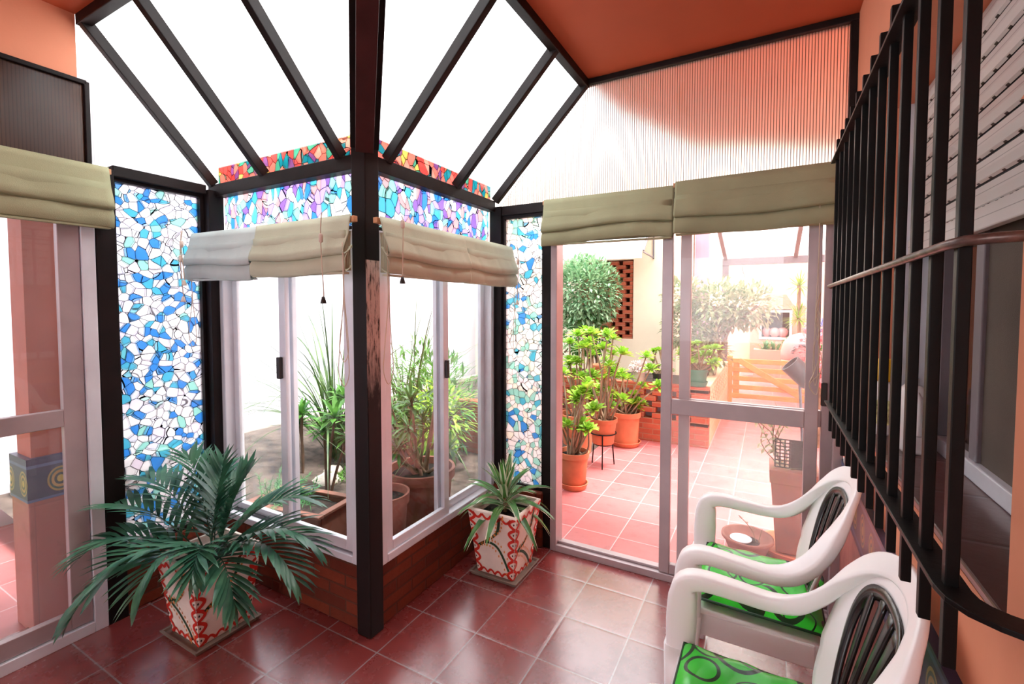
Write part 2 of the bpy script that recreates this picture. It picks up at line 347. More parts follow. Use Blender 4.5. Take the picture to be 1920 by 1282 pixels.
def put(name, mb, mat, parent=None, bevel=0., smooth=False, org=None, sub=0, solid=0., label=None):
    """one mesh object; geometry is given in world coordinates (or local ones when the root stands at the origin)"""
    if org is None: org = ORG.get(parent.name, Vector()) if parent else Vector()
    me = mb.mesh(name, org); o = bpy.data.objects.new(name, me); COL.objects.link(o)
    if mat: me.materials.append(M[mat] if isinstance(mat, str) else mat)
    if parent: o.parent = parent; ORG[o.name] = Vector(org)
    else: o.location = org; ORG[o.name] = Vector(org)
    if smooth:
        for p in me.polygons: p.use_smooth = True
    if solid: md = o.modifiers.new('thickness', 'SOLIDIFY'); md.thickness = solid; md.offset = 0
    if bevel: md = o.modifiers.new('bevel', 'BEVEL'); md.width = bevel; md.segments = 2; md.limit_method = 'ANGLE'; md.angle_limit = R(40)
    if sub: md = o.modifiers.new('sub', 'SUBSURF'); md.levels = sub; md.render_levels = sub
    if label: o['label'] = label
    return o
ORG = {}
def tag(o, label, cat, group=None, kind=None):
    o['label'] = label; o['category'] = cat
    if group: o['group'] = group
    if kind: o['kind'] = kind
    return o
def thing(name, loc, label, cat, group=None, kind=None):
    o = bpy.data.objects.new(name, None); COL.objects.link(o); o.location = loc; o.empty_display_size = .05
    ORG[o.name] = Vector(loc); return tag(o, label, cat, group, kind)
def dup(o, loc, rz=0, scale=1, label=None):
    r = o.copy(); COL.objects.link(r); r.location = loc; r.rotation_euler = (0, 0, rz); r.scale = (scale,) * 3
    if label: r['label'] = label
    ORG[r.name] = Vector(loc)
    for ch in list(o.children):
        c = ch.copy(); COL.objects.link(c); c.parent = r; ORG[c.name] = Vector(loc)
        for g in list(ch.children):
            d = g.copy(); COL.objects.link(d); d.parent = c
    return r
def S(name, mb, mat, label, cat='wall', **kw):
    o = put(name, mb, mat, **kw); return tag(o, label, cat, kind='structure')
def smooth_path(pts, n=6):
    pts = [Vector(p) for p in pts]; out = []
    for i in range(len(pts) - 1):
        p0 = pts[max(i - 1, 0)]; p1 = pts[i]; p2 = pts[i + 1]; p3 = pts[min(i + 2, len(pts) - 1)]
        for k in range(n):
            t = k / n; out.append(.5 * ((2 * p1) + (p2 - p0) * t + (2 * p0 - 5 * p1 + 4 * p2 - p3) * t * t + (3 * p1 - p0 - 3 * p2 + p3) * t ** 3))
    out.append(pts[-1]); return out

# ---------------------------------------------------------------- setting: dimensions
PX, PY = -1.534, 1.473            # nearest corner of the bay post
LX, DY, WX = -2.74, 2.62, .33     # left wall, patio door wall, right wall
CZ = 2.80
# floor
S('floor', MB().box((-3.0, -3, -.08), (PX - .12, PY + .06, 0)).box((PX - .12, -3, -.08), (.6, DY + .06, 0)), 'floor', 'red terracotta tile floor of the sunroom', 'floor')
S('floor_patio', MB().box((-1.9, DY + .06, -.1), (3.2, 14, -.02)), 'patio', 'sunlit pink tile paving of the patio outside the sliding door', 'floor')
S('floor_side', MB().box((-4.6, -4, -.12), (-2.8, 1.66, -.02)), 'patio', 'pink tile paving outside the left sliding door', 'floor')
k = MB().grid(lambda u, v: (-4.6 + 3.03 * u, 1.61 + 5.6 * v, -.03 if u > .99 and v > .19 else .10 + .05 * math.sin(7 * u + 3 * v) * math.sin(9 * v) + .12 * min(1, max(0, (1 - u) * 1.4)) * (v > .05)), 40, 60)
k2 = MB().grid(lambda u, v: (-4.6 + 1.82 * u, 1.0 + .62 * v, .10 + .1 * (1 - u)), 10, 4)
o_ = len(k.v); k.v += k2.v; k.f += [tuple(i + o_ for i in f) for f in k2.f]
S('floor_garden', k, 'soil', 'bare brown soil of the garden bed outside the corner windows', 'soil', smooth=True)
# ceiling (L shape around the skylight)
S('ceiling', MB().box((-3.0, -3, CZ), (.6, .93, CZ + .12)).box((-.93, .93, CZ), (.6, DY + .1, CZ + .12)), 'ceiling', 'deep orange plaster ceiling around the skylight', 'ceiling')
# right wall with the window opening
WY0, WY1, WZ0, WZ1 = .975, 2.32, 1.02, 2.26
S('wall_right', MB().box((WX, -3, 0), (.58, DY + .06, WZ0 - .02)).box((WX, -3, WZ1), (.58, DY + .06, CZ)).box((WX, -3, WZ0 - .02), (.58, WY0, WZ1)).box((WX, WY1, WZ0 - .02), (.58, DY + .06, WZ1)), 'wall', 'peach orange plaster wall around the barred window')
S('trim_1', MB().box((WX - .018, -3, 0), (WX, DY - .02, .6)), 'wains', 'brownish pink tile wainscot behind the plastic chairs', 'wall tile')
S('trim_2', MB().box((WX - .022, -3, .6), (WX, DY - .02, .8)), 'border', 'painted blue and gold border tiles under the barred window', 'wall tile')
# left wall: pier, upper strip and lintel
S('wall_left', MB().box((LX - .15, -3, 2.50), (LX, .93, CZ)).box((LX - .15, -3, 0), (LX, -1.2, 2.5)), 'wall', 'orange plaster wall above the left sliding door')
# room behind the photographer, with a wide opening added to let in sky light
S('wall_back', MB().box((-3.0, -3.15, 0), (.6, -3, .9)).box((-3.0, -3.15, 2.3), (.6, -3, CZ)).box((-3.0, -3.15, .9), (-2.6, -3, 2.3)).box((.2, -3.15, .9), (.6, -3, 2.3)), 'wall', 'orange plaster wall behind the viewer with a wide opening added for fill light')
# brick bases of the bay
BZ = .31
S('wall_bay_left', MB().box((LX, PY + .02, 0), (PX - .085, PY + .15, BZ + .01)), 'brick', 'low brick wall under the left corner window', bevel=.006)
S('wall_bay_right', MB().box((PX - .15, PY + .085, 0), (PX - .02, DY, BZ - .02)), 'brick', 'low brick wall under the right corner window', bevel=.006)
S('wall_base_left', MB().box((LX - .1, 1.03, 0), (LX + .03, PY + .02, .3)), 'brick', 'low brick wall under the left blue mosaic pane', bevel=.006)
S('wall_base_front', MB().box((PX - .02, DY - .06, 0), (-1.2, DY + .08, .34)), 'brick', 'short brick base under the narrow aqua mosaic pane', bevel=.008)

# skylight: steel frame and sheets
sk = thing('skylight', (PX, PY, 2.13), 'hipped polycarbonate skylight on dark brown steel rafters over the bay', 'skylight', kind='structure')
EZ = 2.13                                  # underside of the eave beams
RX, RY, RZ = -.945, .945, 2.79             # ceiling edge of the two roof slopes
def bb(name, mat, *boxes, bevel=.003, par=sk):
    m = MB()
    for a, b in boxes: m.box(a, b)
    return put(name, m, mat, par, bevel=bevel)
def wornmat():
    k = NT('worn_post_paint'); g = k.n('ShaderNodeNewGeometry'); sp = k.n('ShaderNodeSeparateXYZ'); k.l(g.outputs['Normal'], sp.inputs[0])
    pz = k.n('ShaderNodeSeparateXYZ'); k.l(g.outputs['Position'], pz.inputs[0])
    n = k.noise(k.co((22, 22, 3.5)), 3, 5, .7)
    zm = k.math('MULTIPLY', k.math('SMOOTH_MIN', 1., k.math('MAXIMUM', 0., k.math('MULTIPLY', k.math('SUBTRACT', k.math('ADD', pz.outputs[2], k.math('MULTIPLY', n, .5)), 1.35), 4.)), .1), k.math('LESS_THAN', pz.outputs[2], 1.7))
    f = k.math('MULTIPLY', k.math('MULTIPLY', zm, k.math('GREATER_THAN', sp.outputs[0], .5)), k.ramp(n, [(.38, (0, 0, 0, 1)), (.5, (.9, .9, .9, 1))]))
    col = k.mix(f, lin((24, 14, 14)), lin((206, 178, 168)))
    return k.fin(k.pr(col, .5, spec=.22))
M['worn'] = wornmat()
bb('corner_post', 'worn', ((PX - .085, PY, 0), (PX, PY + .085, 2.21)), bevel=.006)
bb('post', 'steel', ((LX, PY - .03, .3), (LX + .07, PY + .05, 2.13)))
bb('post', 'steel', ((LX - .02, .955, 0), (LX + .06, 1.03, 2.13)))
bb('post', 'steel', ((PX - .05, DY - .04, .3), (PX + .035, DY + .05, 2.13)))
bb('post', 'steel', ((-1.205, DY - .04, 0), (-1.15, DY + .05, 2.13)))
bb('eave_beam', 'steel', ((LX, PY + .005, EZ - .03), (PX - .085, PY + .06, EZ + .035)))
bb('eave_beam', 'steel', ((PX - .06, PY + .085, EZ - .03), (PX - .005, DY - .04, EZ + .035)))
bb('eave_beam', 'steel', ((LX - .02, 1.03, EZ - .025), (LX + .05, PY - .03, EZ + .025)))
bb('eave_beam', 'steel', ((PX + .035, DY - .03, 2.07), (WX, DY + .04, 2.13)))
bb('ridge_beam', 'steel', ((LX, RY - .015, RZ - .035), (RX + .03, RY + .03, RZ + .02)))
bb('ridge_beam', 'steel', ((RX - .03, RY + .03, RZ - .035), (RX + .015, DY, RZ + .02)))
bb('gable_rail', 'steel', ((RX, DY - .02, CZ - .03), (WX, DY + .03, CZ)))
bb('gable_rail', 'steel', ((WX - .03, DY - .02, 2.13), (WX, DY + .03, CZ - .03)))
def rafter(p, q, w=.034, h=.05, mat='steel', name='rafter'):
    return put(name, MB().bar(p, q, w, h), mat, sk, bevel=.003)
for x in (LX + .03, -2.26, -1.70): rafter((x, PY + .02, 2.17), (x, RY, RZ - .01))
for y in (1.63, 2.17, DY - .02): rafter((PX - .02, y, 2.17), (RX, y, RZ - .01))
rafter((PX - .03, PY + .03, 2.20), (RX, RY, RZ + .02), .12, .05)
rafter((PX - .01, PY + .01, 2.175), (RX, RY, RZ - .02), .075, .05, 'maroon', 'hip_beam')
for a in sk.children:
    if a.name.startswith('hip_beam'): a['label'] = 'maroon painted hip beam'
def sheet(name, poly, mat, off=(0, 0, .006)):
    return put(name, MB().prism(poly, off), mat, sk)
sheet('roof_sheet', [(LX - .05, PY + .08, 2.215), (PX - .05, PY + .08, 2.215), (RX, RY, RZ + .03), (LX - .05, RY, RZ + .03)], 'poly')
sheet('roof_sheet', [(PX - .08, PY + .05, 2.215), (PX - .08, DY + .05, 2.215), (RX, DY + .05, RZ + .03), (RX, RY, RZ + .03)], 'poly_y')
sheet('gable_sheet', [(LX, RY, 2.16), (LX, PY + .03, 2.16), (LX, RY, RZ)], 'poly_y', (.006, 0, 0))
sheet('gable_sheet', [(PX, DY + .005, 2.13), (WX - .02, DY + .005, 2.13), (WX - .02, DY + .005, CZ - .02), (RX, DY + .005, CZ - .02)], 'poly_g', (0, .008, 0))
sheet('transom_sheet', [(LX, -1.2, 2.13), (LX, .95, 2.13), (LX, .95, 2.50), (LX, -1.2, 2.50)], 'poly_b', (.008, 0, 0))
bb('transom_rail', 'steel', ((LX - .01, -1.2, 2.495), (LX + .025, .955, 2.515)))
bb('transom_rail', 'steel', ((LX - .01, .945, 2.13), (LX + .025, .965, 2.51)))
bb('transom_rail', 'steel', ((LX - .02, -1.2, 2.08), (LX + .04, .955, 2.13)))
bb('stained_strip', 'mosaic_r', ((LX + .05, PY + .035, EZ + .035), (PX - .09, PY + .039, 2.28)), bevel=0)
bb('stained_strip', 'mosaic_r', ((PX - .04, PY + .09, EZ + .035), (PX - .036, DY - .05, 2.28)), bevel=0)

# ---------------------------------------------------------------- windows and doors
def frame_y(m, x0, x1, z0, z1, y, w, d):      # rectangle frame in a plane of constant Y
    m.box((x0, y - d / 2, z0), (x0 + w, y + d / 2, z1)).box((x1 - w, y - d / 2, z0), (x1, y + d / 2, z1))
    m.box((x0 + w, y - d / 2, z0), (x1 - w, y + d / 2, z0 + w)).box((x0 + w, y - d / 2, z1 - w), (x1 - w, y + d / 2, z1)); return m
def frame_x(m, y0, y1, z0, z1, x, w, d):
    m.box((x - d / 2, y0, z0), (x + d / 2, y0 + w, z1)).box((x - d / 2, y1 - w, z0), (x + d / 2, y1, z1))
    m.box((x - d / 2, y0 + w, z0), (x + d / 2, y1 - w, z0 + w)).box((x - d / 2, y0 + w, z1 - w), (x + d / 2, y1 - w, z1)); return m
# window 1: left bay window (plane of constant Y)
w1 = thing('window_1', (-2.15, PY + .05, BZ), 'sliding aluminium window left of the corner post', 'window', kind='structure')
x0, x1, wy, wt = LX + .07, PX - .088, PY + .055, 1.84
put('window_frame', frame_y(MB(), x0, x1, BZ, wt, wy, .035, .085), 'alu', w1, bevel=.004)
put('gasket', MB().box((x0 + .036, wy - .012, BZ + .035), (x1 - .036, wy + .012, BZ + .045)), 'alu_d', w1)
xm = (x0 + x1) / 2 + .0
put('sash', frame_y(MB(), x0 + .036, xm + .03, BZ + .036, wt - .036, wy + .02, .042, .026), 'alu', w1, bevel=.003)
put('sash', frame_y(MB(), xm - .03, x1 - .036, BZ + .046, wt - .036, wy - .016, .05, .026), 'alu', w1, bevel=.003)
put('pane', MB().box((x0 + .077, wy + .018, BZ + .077), (xm - .012, wy + .022, wt - .078)), 'dusty_l', w1)
put('pane', MB().box((xm + .02, wy - .018, BZ + .096), (x1 - .086, wy - .014, wt - .086)), 'glass', w1)
put('latch', MB().box((xm - .028, wy - .05, 1.13), (xm - .002, wy - .029, 1.24)), 'knob_b', w1, bevel=.004)
put('transom_pane', MB().box((x0, wy, wt + .02), (x1, wy + .005, EZ - .03)), 'mosaic_t', w1)
put('transom_bar', MB().box((x0, wy - .02, wt), (x1, wy + .025, wt + .02)), 'steel', w1)
# window 2: right bay window (plane of constant X)
w2 = thing('window_2', (PX - .05, 2.1, BZ), 'sliding aluminium window right of the corner post', 'window', kind='structure')
y0, y1, wx, B2 = PY + .088, DY - .045, PX - .055, BZ - .02
put('window_frame', frame_x(MB(), y0, y1, B2, wt, wx, .04, .085), 'alu', w2, bevel=.004)
ym = (y0 + y1) / 2
put('sash', frame_x(MB(), y0 + .041, ym + .03, B2 + .041, wt - .04, wx + .018, .045, .026), 'alu', w2, bevel=.003)
put('sash', frame_x(MB(), ym - .03, y1 - .041, B2 + .041, wt - .04, wx - .018, .045, .026), 'alu', w2, bevel=.003)
put('pane', MB().box((wx + .016, y0 + .085, B2 + .085), (wx + .02, ym - .014, wt - .084)), 'glass', w2)
put('pane', MB().box((wx - .02, ym + .014, B2 + .085), (wx - .016, y1 - .085, wt - .084)), 'dusty_l', w2)
put('latch', MB().box((wx + .033, ym - .008, 1.1), (wx + .05, ym + .016, 1.2)), 'knob_b', w2, bevel=.004)
put('transom_pane', MB().box((wx - .005, y0, wt + .02), (wx, y1, EZ - .03)), 'mosaic_t', w2)
put('transom_bar', MB().box((wx - .025, y0, wt), (wx + .02, y1, wt + .02)), 'steel', w2)
# windows 3, 4: fixed mosaic panes
w3 = thing('window_3', (LX, 1.2, .3), 'tall fixed pane with blue and white mosaic film left of the bay', 'window', kind='structure')
put('pane', MB().box((LX - .012, 1.03, .33), (LX - .006, PY - .03, EZ - .025)), 'mosaic', w3)
put('pane_frame', frame_x(MB(), 1.025, PY - .028, .3, EZ - .02, LX, .022, .04), 'steel', w3)
w4 = thing('window_4', (-1.35, DY, .34), 'narrow fixed pane with aqua mosaic film beside the sliding door', 'window', kind='structure')
put('pane', MB().box((PX + .03, DY + .0, .36), (-1.2, DY + .006, 2.07)), 'mosaic_g', w4)
put('pane_frame', frame_y(MB(), PX + .03, -1.2, .34, 2.07, DY, .02, .04), 'steel', w4)
# door 1: sliding patio door
d1 = thing('door_1', (-.44, DY, 0), 'sliding aluminium patio door standing open on its left half', 'door', kind='structure')
dx0, dx1, dz = -1.148, .315, 2.06
put('door_frame', frame_y(MB(), dx0, dx1, 0, dz, DY, .04, .1).box((dx0 + .04, DY - .02, .04), (dx1 - .04, DY - .008, .055)), 'alu_b', d1, bevel=.003)
dm = -.49
for i, (a, b, yy) in enumerate(((dm - .01, .215, DY - .025), (dm + .075, dx1 - .03, DY + .025))):
    m = MB(); frame_y(m, a, b, .042, dz - .045, yy, .055, .03)
    m.box((a + .055, yy - .015, .92), (b - .055, yy + .015, 1.0))
    put('sash', m, 'alu_b', d1, bevel=.003)
    if i == 0:
        put('pane', MB().box((a + .05, yy - .003, .1), (b - .05, yy + .003, .925)), 'dusty', d1)
        put('pane', MB().box((a + .05, yy - .003, .995), (b - .05, yy + .003, dz - .1)), 'dusty', d1)
    else:
        put('pane', MB().box((a + .05, yy - .003, .1), (b - .05, yy + .003, dz - .1)), 'glass', d1)
put('latch', MB().box((.225, DY - .03, 1.03), (.25, DY - .012, 1.14)), 'knob_b', d1, bevel=.004)
# door 2: left sliding door
d2 = thing('door_2', (LX, 0, 0), 'sliding aluminium door in the left wall', 'door', kind='structure')
put('door_frame', frame_x(MB(), -1.2, .952, 0, 2.08, LX, .05, .12), 'alu', d2, bevel=.003)
m = frame_x(MB(), -.2, .9, .055, 2.03, LX + .03, .075, .035); m.box((LX + .013, -.125, .97), (LX + .047, .825, 1.045))
put('sash', m, 'alu_b', d2, bevel=.003)
put('sash', frame_x(MB(), -1.15, -.13, .055, 2.03, LX - .03, .06, .035), 'alu_b', d2, bevel=.003)
put('pane', MB().box((LX + .028, -.13, .12), (LX + .032, .83, .98)), 'dusty_l', d2)
put('pane', MB().box((LX + .028, -.13, 1.04), (LX + .032, .83, 1.96)), 'dusty_l', d2)
put('pane', MB().box((LX - .032, -1.1, .11), (LX - .028, -.19, 1.98)), 'glass', d2)
# window 5: barred window in the right wall
w5 = thing('window_5', (.5, 1.65, WZ0), 'recessed aluminium window with insect screen in the right wall', 'window', kind='structure')
put('sill', MB().box((WX - .002, WY0, WZ0 - .018), (.56, WY1, WZ0)), 'sill', w5, bevel=.004, label='dark terracotta tile sill')
put('window_frame', frame_x(MB(), WY0, WY1, WZ0, WZ1, .525, .05, .06), 'alu', w5, bevel=.004)
put('screen', MB().box((.515, WY0 + .05, WZ0 + .05), (.52, 1.72, WZ1 - .05)), 'screen', w5)
put('pane', MB().box((.525, 1.76, WZ0 + .05), (.53, WY1 - .05, WZ1 - .05)), 'darkglass', w5)
put('sash', MB().box((.505, 1.71, WZ0 + .05), (.535, 1.765, WZ1 - .05)).box((.5, 2.02, WZ0 + .05), (.535, 2.06, WZ1 - .05)), 'greysteel', w5, bevel=.003)
S('wall_room_shade', MB().box((.58, WY0 - .1, WZ0 - .1), (.62, WY1 + .1, WZ1 + .1)), 'alu_d', 'dark room behind the barred window')  # shade of the unlit room is put into this panel's colour
# roller shutter
rs = thing('roller_shutter', (.47, 1.65, WZ1), 'white slatted roller shutter half lowered behind the black window bars', 'shutter')
SB = 1.745; ns = 8; pz = (WZ1 - SB) / ns
m = MB()
for i in range(ns):
    z = SB + i * pz
    prof = [(0, .004), (-.006, .010), (-.008, pz * .5), (-.005, pz * .9), (0, pz * .96)]
    m.grid(lambda u, v, z=z: (.475 + (lambda q: prof[q][0])(min(4, int(v * 4 + .01))), WY0 + .01 + (WY1 - WY0 - .02) * u, z + prof[min(4, int(v * 4 + .01))][1]), 1, 4)
put('slats', m, 'shutter', rs)
put('backing', MB().box((.478, WY0, SB), (.484, WY1, WZ1)), 'alu_d', rs)
put('bottom_bar', MB().box((.462, WY0 + .005, SB - .055), (.486, WY1 - .005, SB + .003)), 'shutter', rs, bevel=.004)
put('guide_rail', MB().box((.455, WY1 - .03, WZ0), (.495, WY1 - .001, WZ1)), 'alu', rs, bevel=.003)

# ---------------------------------------------------------------- window grille
BX = .235
gr = thing('window_grille', (BX, 1.6, .98), 'black wrought iron bar grille in front of the right window', 'grille')
ys = [.868 + i * .1185 for i in range(13)]
for i, y in enumerate(ys):
    put('bar', MB().box((BX - .008, y - .008, .985), (BX + .008, y + .008, 2.165)), 'iron', gr, bevel=.0015)
for z, yy in ((1.1, .82), (2.085, .82)):
    pts = [Vector(q) for q in ((BX, ys[-1] + .04, z), (BX, 1.6, z), (BX, .86, z), (BX + .004, .835, z), (BX + .016, .815, z), (BX + .036, .80, z), (BX + .06, .79, z), (WX + .03, .765, z))]
    m = MB(); o = 0
    for i, p in enumerate(pts):
        d = (pts[min(i + 1, len(pts) - 1)] - pts[max(i - 1, 0)]).normalized(); sd = Vector((-d.y, d.x, 0)) * .021
        m.v += [p - sd + Vector((0, 0, -.004)), p + sd + Vector((0, 0, -.004)), p + sd + Vector((0, 0, .004)), p - sd + Vector((0, 0, .004))]
    for i in range(len(pts) - 1):
        for a in range(4):
            b = (a + 1) % 4; m.f.append((4 * i + a, 4 * i + b, 4 * i + 4 + b, 4 * i + 4 + a))
    m.f += [(0, 3, 2, 1), tuple(4 * (len(pts) - 1) + a for a in range(4))]
    put('flat_rail', m, 'iron', gr, bevel=.001)
put('round_rail', MB().tube([(WX + .02, ys[-1] + .06, 1.578), (BX - .012, ys[-1] + .05, 1.578), (BX - .016, ys[-1] + .03, 1.58), (BX - .016, .87, 1.585), (BX - .006, .845, 1.587), (BX + .02, .835, 1.588), (WX + .03, .825, 1.59)], .0075, 8), paint('worn_iron', (110, 92, 86), .35, .5, var=.3, nscale=30), gr, smooth=True, label='worn round cross rod')

# ---------------------------------------------------------------- roman blinds
def blind(name, a, b, out, drop, mat, label, seed, group, folds=2, knobs=(), cords=(), depth=.055, cat='roman blind', sag=.0, wood=True):
    """a, b: top ends; out: unit vector into the room"""
    a, b, out = Vector(a), Vector(b), Vector(out); L = (b - a).length; rd = random.Random(seed)
    t = thing(name, (a + b) / 2 - Vector((0, 0, drop)), label, cat, group)
    h1 = drop * .68; h2 = drop - h1
    prof = [(.012, 0), (.02, -.03), (.03, -h1 * .5), (depth, -h1 * .85), (depth * 1.12, -h1), (depth * .95, -h1 - .012), (.012, -h1 + .02), (.012, -h1 + .03), (depth * .7, -h1 - .004), (depth * .98, -h1 - h2 * .45), (depth * .95, -drop), (depth * .8, -drop - .006), (.016, -drop + .012), (.014, -drop + .02)]
    # resample
    ph = [rd.uniform(0, 6) for _ in range(6)]
    creases = [rd.uniform(.1, .9) for _ in range(3)]
    n = 60
    def fn(u, v):
        i = min(len(prof) - 1, int(round(v * (len(prof) - 1)))); o_, z_ = prof[i]
        wv = .005 * math.sin(7 * u + ph[0]) + .002 * math.sin(19 * u + ph[1] + 3 * v)
        dz_ = -.008 * math.sin(5 * u + ph[3]) - sag * math.sin(math.pi * u)
        cr = sum(-.003 * math.exp(-((u - c - .2 * v) / .03) ** 2) for c in creases)
        k = min(1, max(0, -z_ / drop * 2.2)); e = min(1, max(0, -z_ / h1))
        return a + (b - a) * u + out * max(.004, o_ + (wv + cr) * k) + Vector((0, 0, z_ + dz_ * e))
    m = MB().grid(fn, n, len(prof) - 1)
    put('fabric', m, mat, t, smooth=True, solid=.002)
    d = (b - a).normalized()
    # stacked folds seen at the ends
    f = MB()
    for i in range(4):
        off = .004 + i * .011
        f.grid(lambda u, v, off=off: a + d * (.01 + (L - .02) * u) + out * (off + .004 * math.sin(v * 3 + i)) + Vector((0, 0, -drop * .28 - drop * .69 * v)), 10, 5)
    put('inner_folds', f, mat, t, smooth=True, solid=.002)
    if wood:
        put('headrail', MB().bar(a - d * .012 + out * -.002 + Vector((0, 0, -.017)), b + d * .012 + out * -.002 + Vector((0, 0, -.017)), .022, .024), 'wood', t, bevel=.002)
    put('bottom_rod', MB().bar(a + d * .01 + out * .03 + Vector((0, 0, -drop - .004)), b - d * .01 + out * .03 + Vector((0, 0, -drop - .004)), .03, .008), mat, t)
    for (u, zt, kn, L2, col) in knobs:        # straight cord with a toggle and an acorn weight
        p = a + d * (L * u) + out * (depth + .022)
        c = put('cord', MB().tube(smooth_path([p + Vector((0, 0, .004)), p + Vector((.0, 0, -zt)) + out * .008, p + d * .004 + Vector((0, 0, -(zt + L2) * .7)), p + d * .002 + Vector((0, 0, -L2))], 4), .0022, 6), 'cord', t, smooth=True)
        put('toggle', MB().lathe([(.004, -.018), (.0085, -.014), (.0085, .014), (.004, .018)], p + Vector((0, 0, -zt)) + out * .006, 10), 'knob_w', c, smooth=True)
        put('acorn', MB().lathe([(.012, -.014), (.0115, -.008), (.006, .012), (.002, .016)], p + d * .002 + Vector((0, 0, -L2 - .01)), 10), col, c, smooth=True)
    for (u, L2, wdt) in cords:        # hanging loop of cord
        p = a + d * (L * u) + out * .05
        pts = [p + Vector((0, 0, -drop * .5)), p + d * wdt * .1 + Vector((0, 0, -drop - .1)), p - d * wdt * .8 + Vector((0, 0, -L2 * .8)), p - d * wdt + Vector((0, 0, -L2 * .92)), p + Vector((0, 0, -L2)), p + d * wdt + Vector((0, 0, -L2 * .92)), p + d * wdt * .7 + Vector((0, 0, -L2 * .75)), p + d * wdt * .15 + Vector((0, 0, -drop - .08)), p + Vector((0, 0, -drop * .5))]
        put('cord_loop', MB().tube(smooth_path(pts, 6), .0018, 6), 'cord', t, smooth=True)
    return t
G1 = 'roman blinds at the corner windows'
zb = 1.872
blind('roman_blind', (-2.71, 1.385, zb + .012), (-2.13, 1.385, zb + .005), (0, -1, 0), .245, 'fabric_c', 'pale grey green roman blind folded up at the left end of the left corner window', 3, G1, knobs=((.07, .065, 0, .255, 'knob_w'), (.05, .14, 0, .34, 'knob_w')), cords=((.1, .60, .035),))
blind('roman_blind', (-2.12, 1.37, zb + .003), (-1.495, 1.37, zb), (0, -1, 0), .235, 'fabric_w', 'beige roman blind folded up just left of the corner post', 5, G1, knobs=((.85, .10, 0, .34, 'knob_b'),), cords=((.985, .70, .03), (.99, .60, .025)))
blind('roman_blind', (-1.435, 1.445, zb), (-1.435, 2.06, zb - .002), (1, 0, 0), .24, 'fabric_w', 'beige roman blind folded up just right of the corner post', 8, G1, knobs=((.10, .03, 0, .255, 'knob_b'),), cords=((.005, .70, .028),))
blind('roman_blind', (-1.44, 2.05, zb), (-1.44, 2.6, zb - .002), (1, 0, 0), .245, 'fabric_w', 'beige roman blind folded up at the far end of the right corner window', 9, G1, knobs=((.9, .1, 0, .34, 'knob_w'),), cords=((.93, .66, .018),))
G2 = 'roman blinds over the sliding doors'
blind('roman_blind', (-1.175, DY - .075, 2.125), (-.435, DY - .075, 2.12), (0, -1, 0), .265, 'fabric', 'sage roman blind folded up over the open half of the patio door', 12, G2, sag=-.012)
blind('roman_blind', (-.43, DY - .085, 2.135), (.285, DY - .085, 2.14), (0, -1, 0), .27, 'fabric', 'sage roman blind folded up over the glazed half of the patio door', 13, G2, cords=((.87, 1.0, .01),))
blind('roman_blind', (LX + .075, -.6, 2.125), (LX + .075, 1.0, 2.13), (1, 0, 0), .275, 'fabric', 'sage roman blind folded up over the left sliding door', 15, G2)
# tangled cords by the far end of the grille
m = MB()
for q in range(3):
    pts = [(.205, DY - .12, 1.56)] + [(.205 + random.uniform(-.02, .01), DY - .13 + random.uniform(-.015, .015), 1.5 - i * .06) for i in range(6)] + [(.17, DY - .13, 1.14), (.2, DY - .13, 1.1), (.21, DY - .12, 1.2)]
    m.tube(smooth_path(pts, 5), .0018, 5)
tag(put('blind_cord', m, 'cord', smooth=True, org=(.205, DY - .12, 1.1)), 'tangled pale pull cords hanging at the far end of the window grille', 'cord')

# ---------------------------------------------------------------- plastic armchairs
ch = thing('plastic_armchair', (0, 0, 0), 'white plastic armchair with black fan insert farther from the viewer, near the patio door', 'chair', 'white plastic armchairs')
def sect_sweep(m, pts, ws, hs, ups, n=12):
    """superellipse section swept along pts: ws across, hs thick, ups normals"""
    o = len(m.v); N = len(pts)
    for i, p in enumerate(pts):
        d = (pts[min(i + 1, N - 1)] - pts[max(i - 1, 0)]).normalized(); u = ups[i] - d * ups[i].dot(d); u.normalize(); sd = d.cross(u)
        for k in range(n):
            t = 2 * math.pi * (k + .5) / n; c, s_ = math.cos(t), math.sin(t)
            c = math.copysign(abs(c) ** .38, c); s_ = math.copysign(abs(s_) ** .38, s_)
            m.v.append(p + sd * (c * ws[i] / 2) + u * (s_ * hs[i] / 2))
    for i in range(N - 1):
        for k in range(n):
            k2 = (k + 1) % n; m.f.append((o + i * n + k, o + i * n + k2, o + (i + 1) * n + k2, o + (i + 1) * n + k))
    m.f.append(tuple(o + k for k in range(n))[::-1]); m.f.append(tuple(o + (N - 1) * n + k for k in range(n)))
# back surface: v up 0..1, u across -1..1 ; x is backwards
def backS(u, v):
    hw = .20 + .055 * v
    y = u * hw
    x = .135 + .115 * v + .02 * v * v - .05 * (u * u) * (1 - .35 * v)
    return Vector((x, y, .42 + .47 * v))
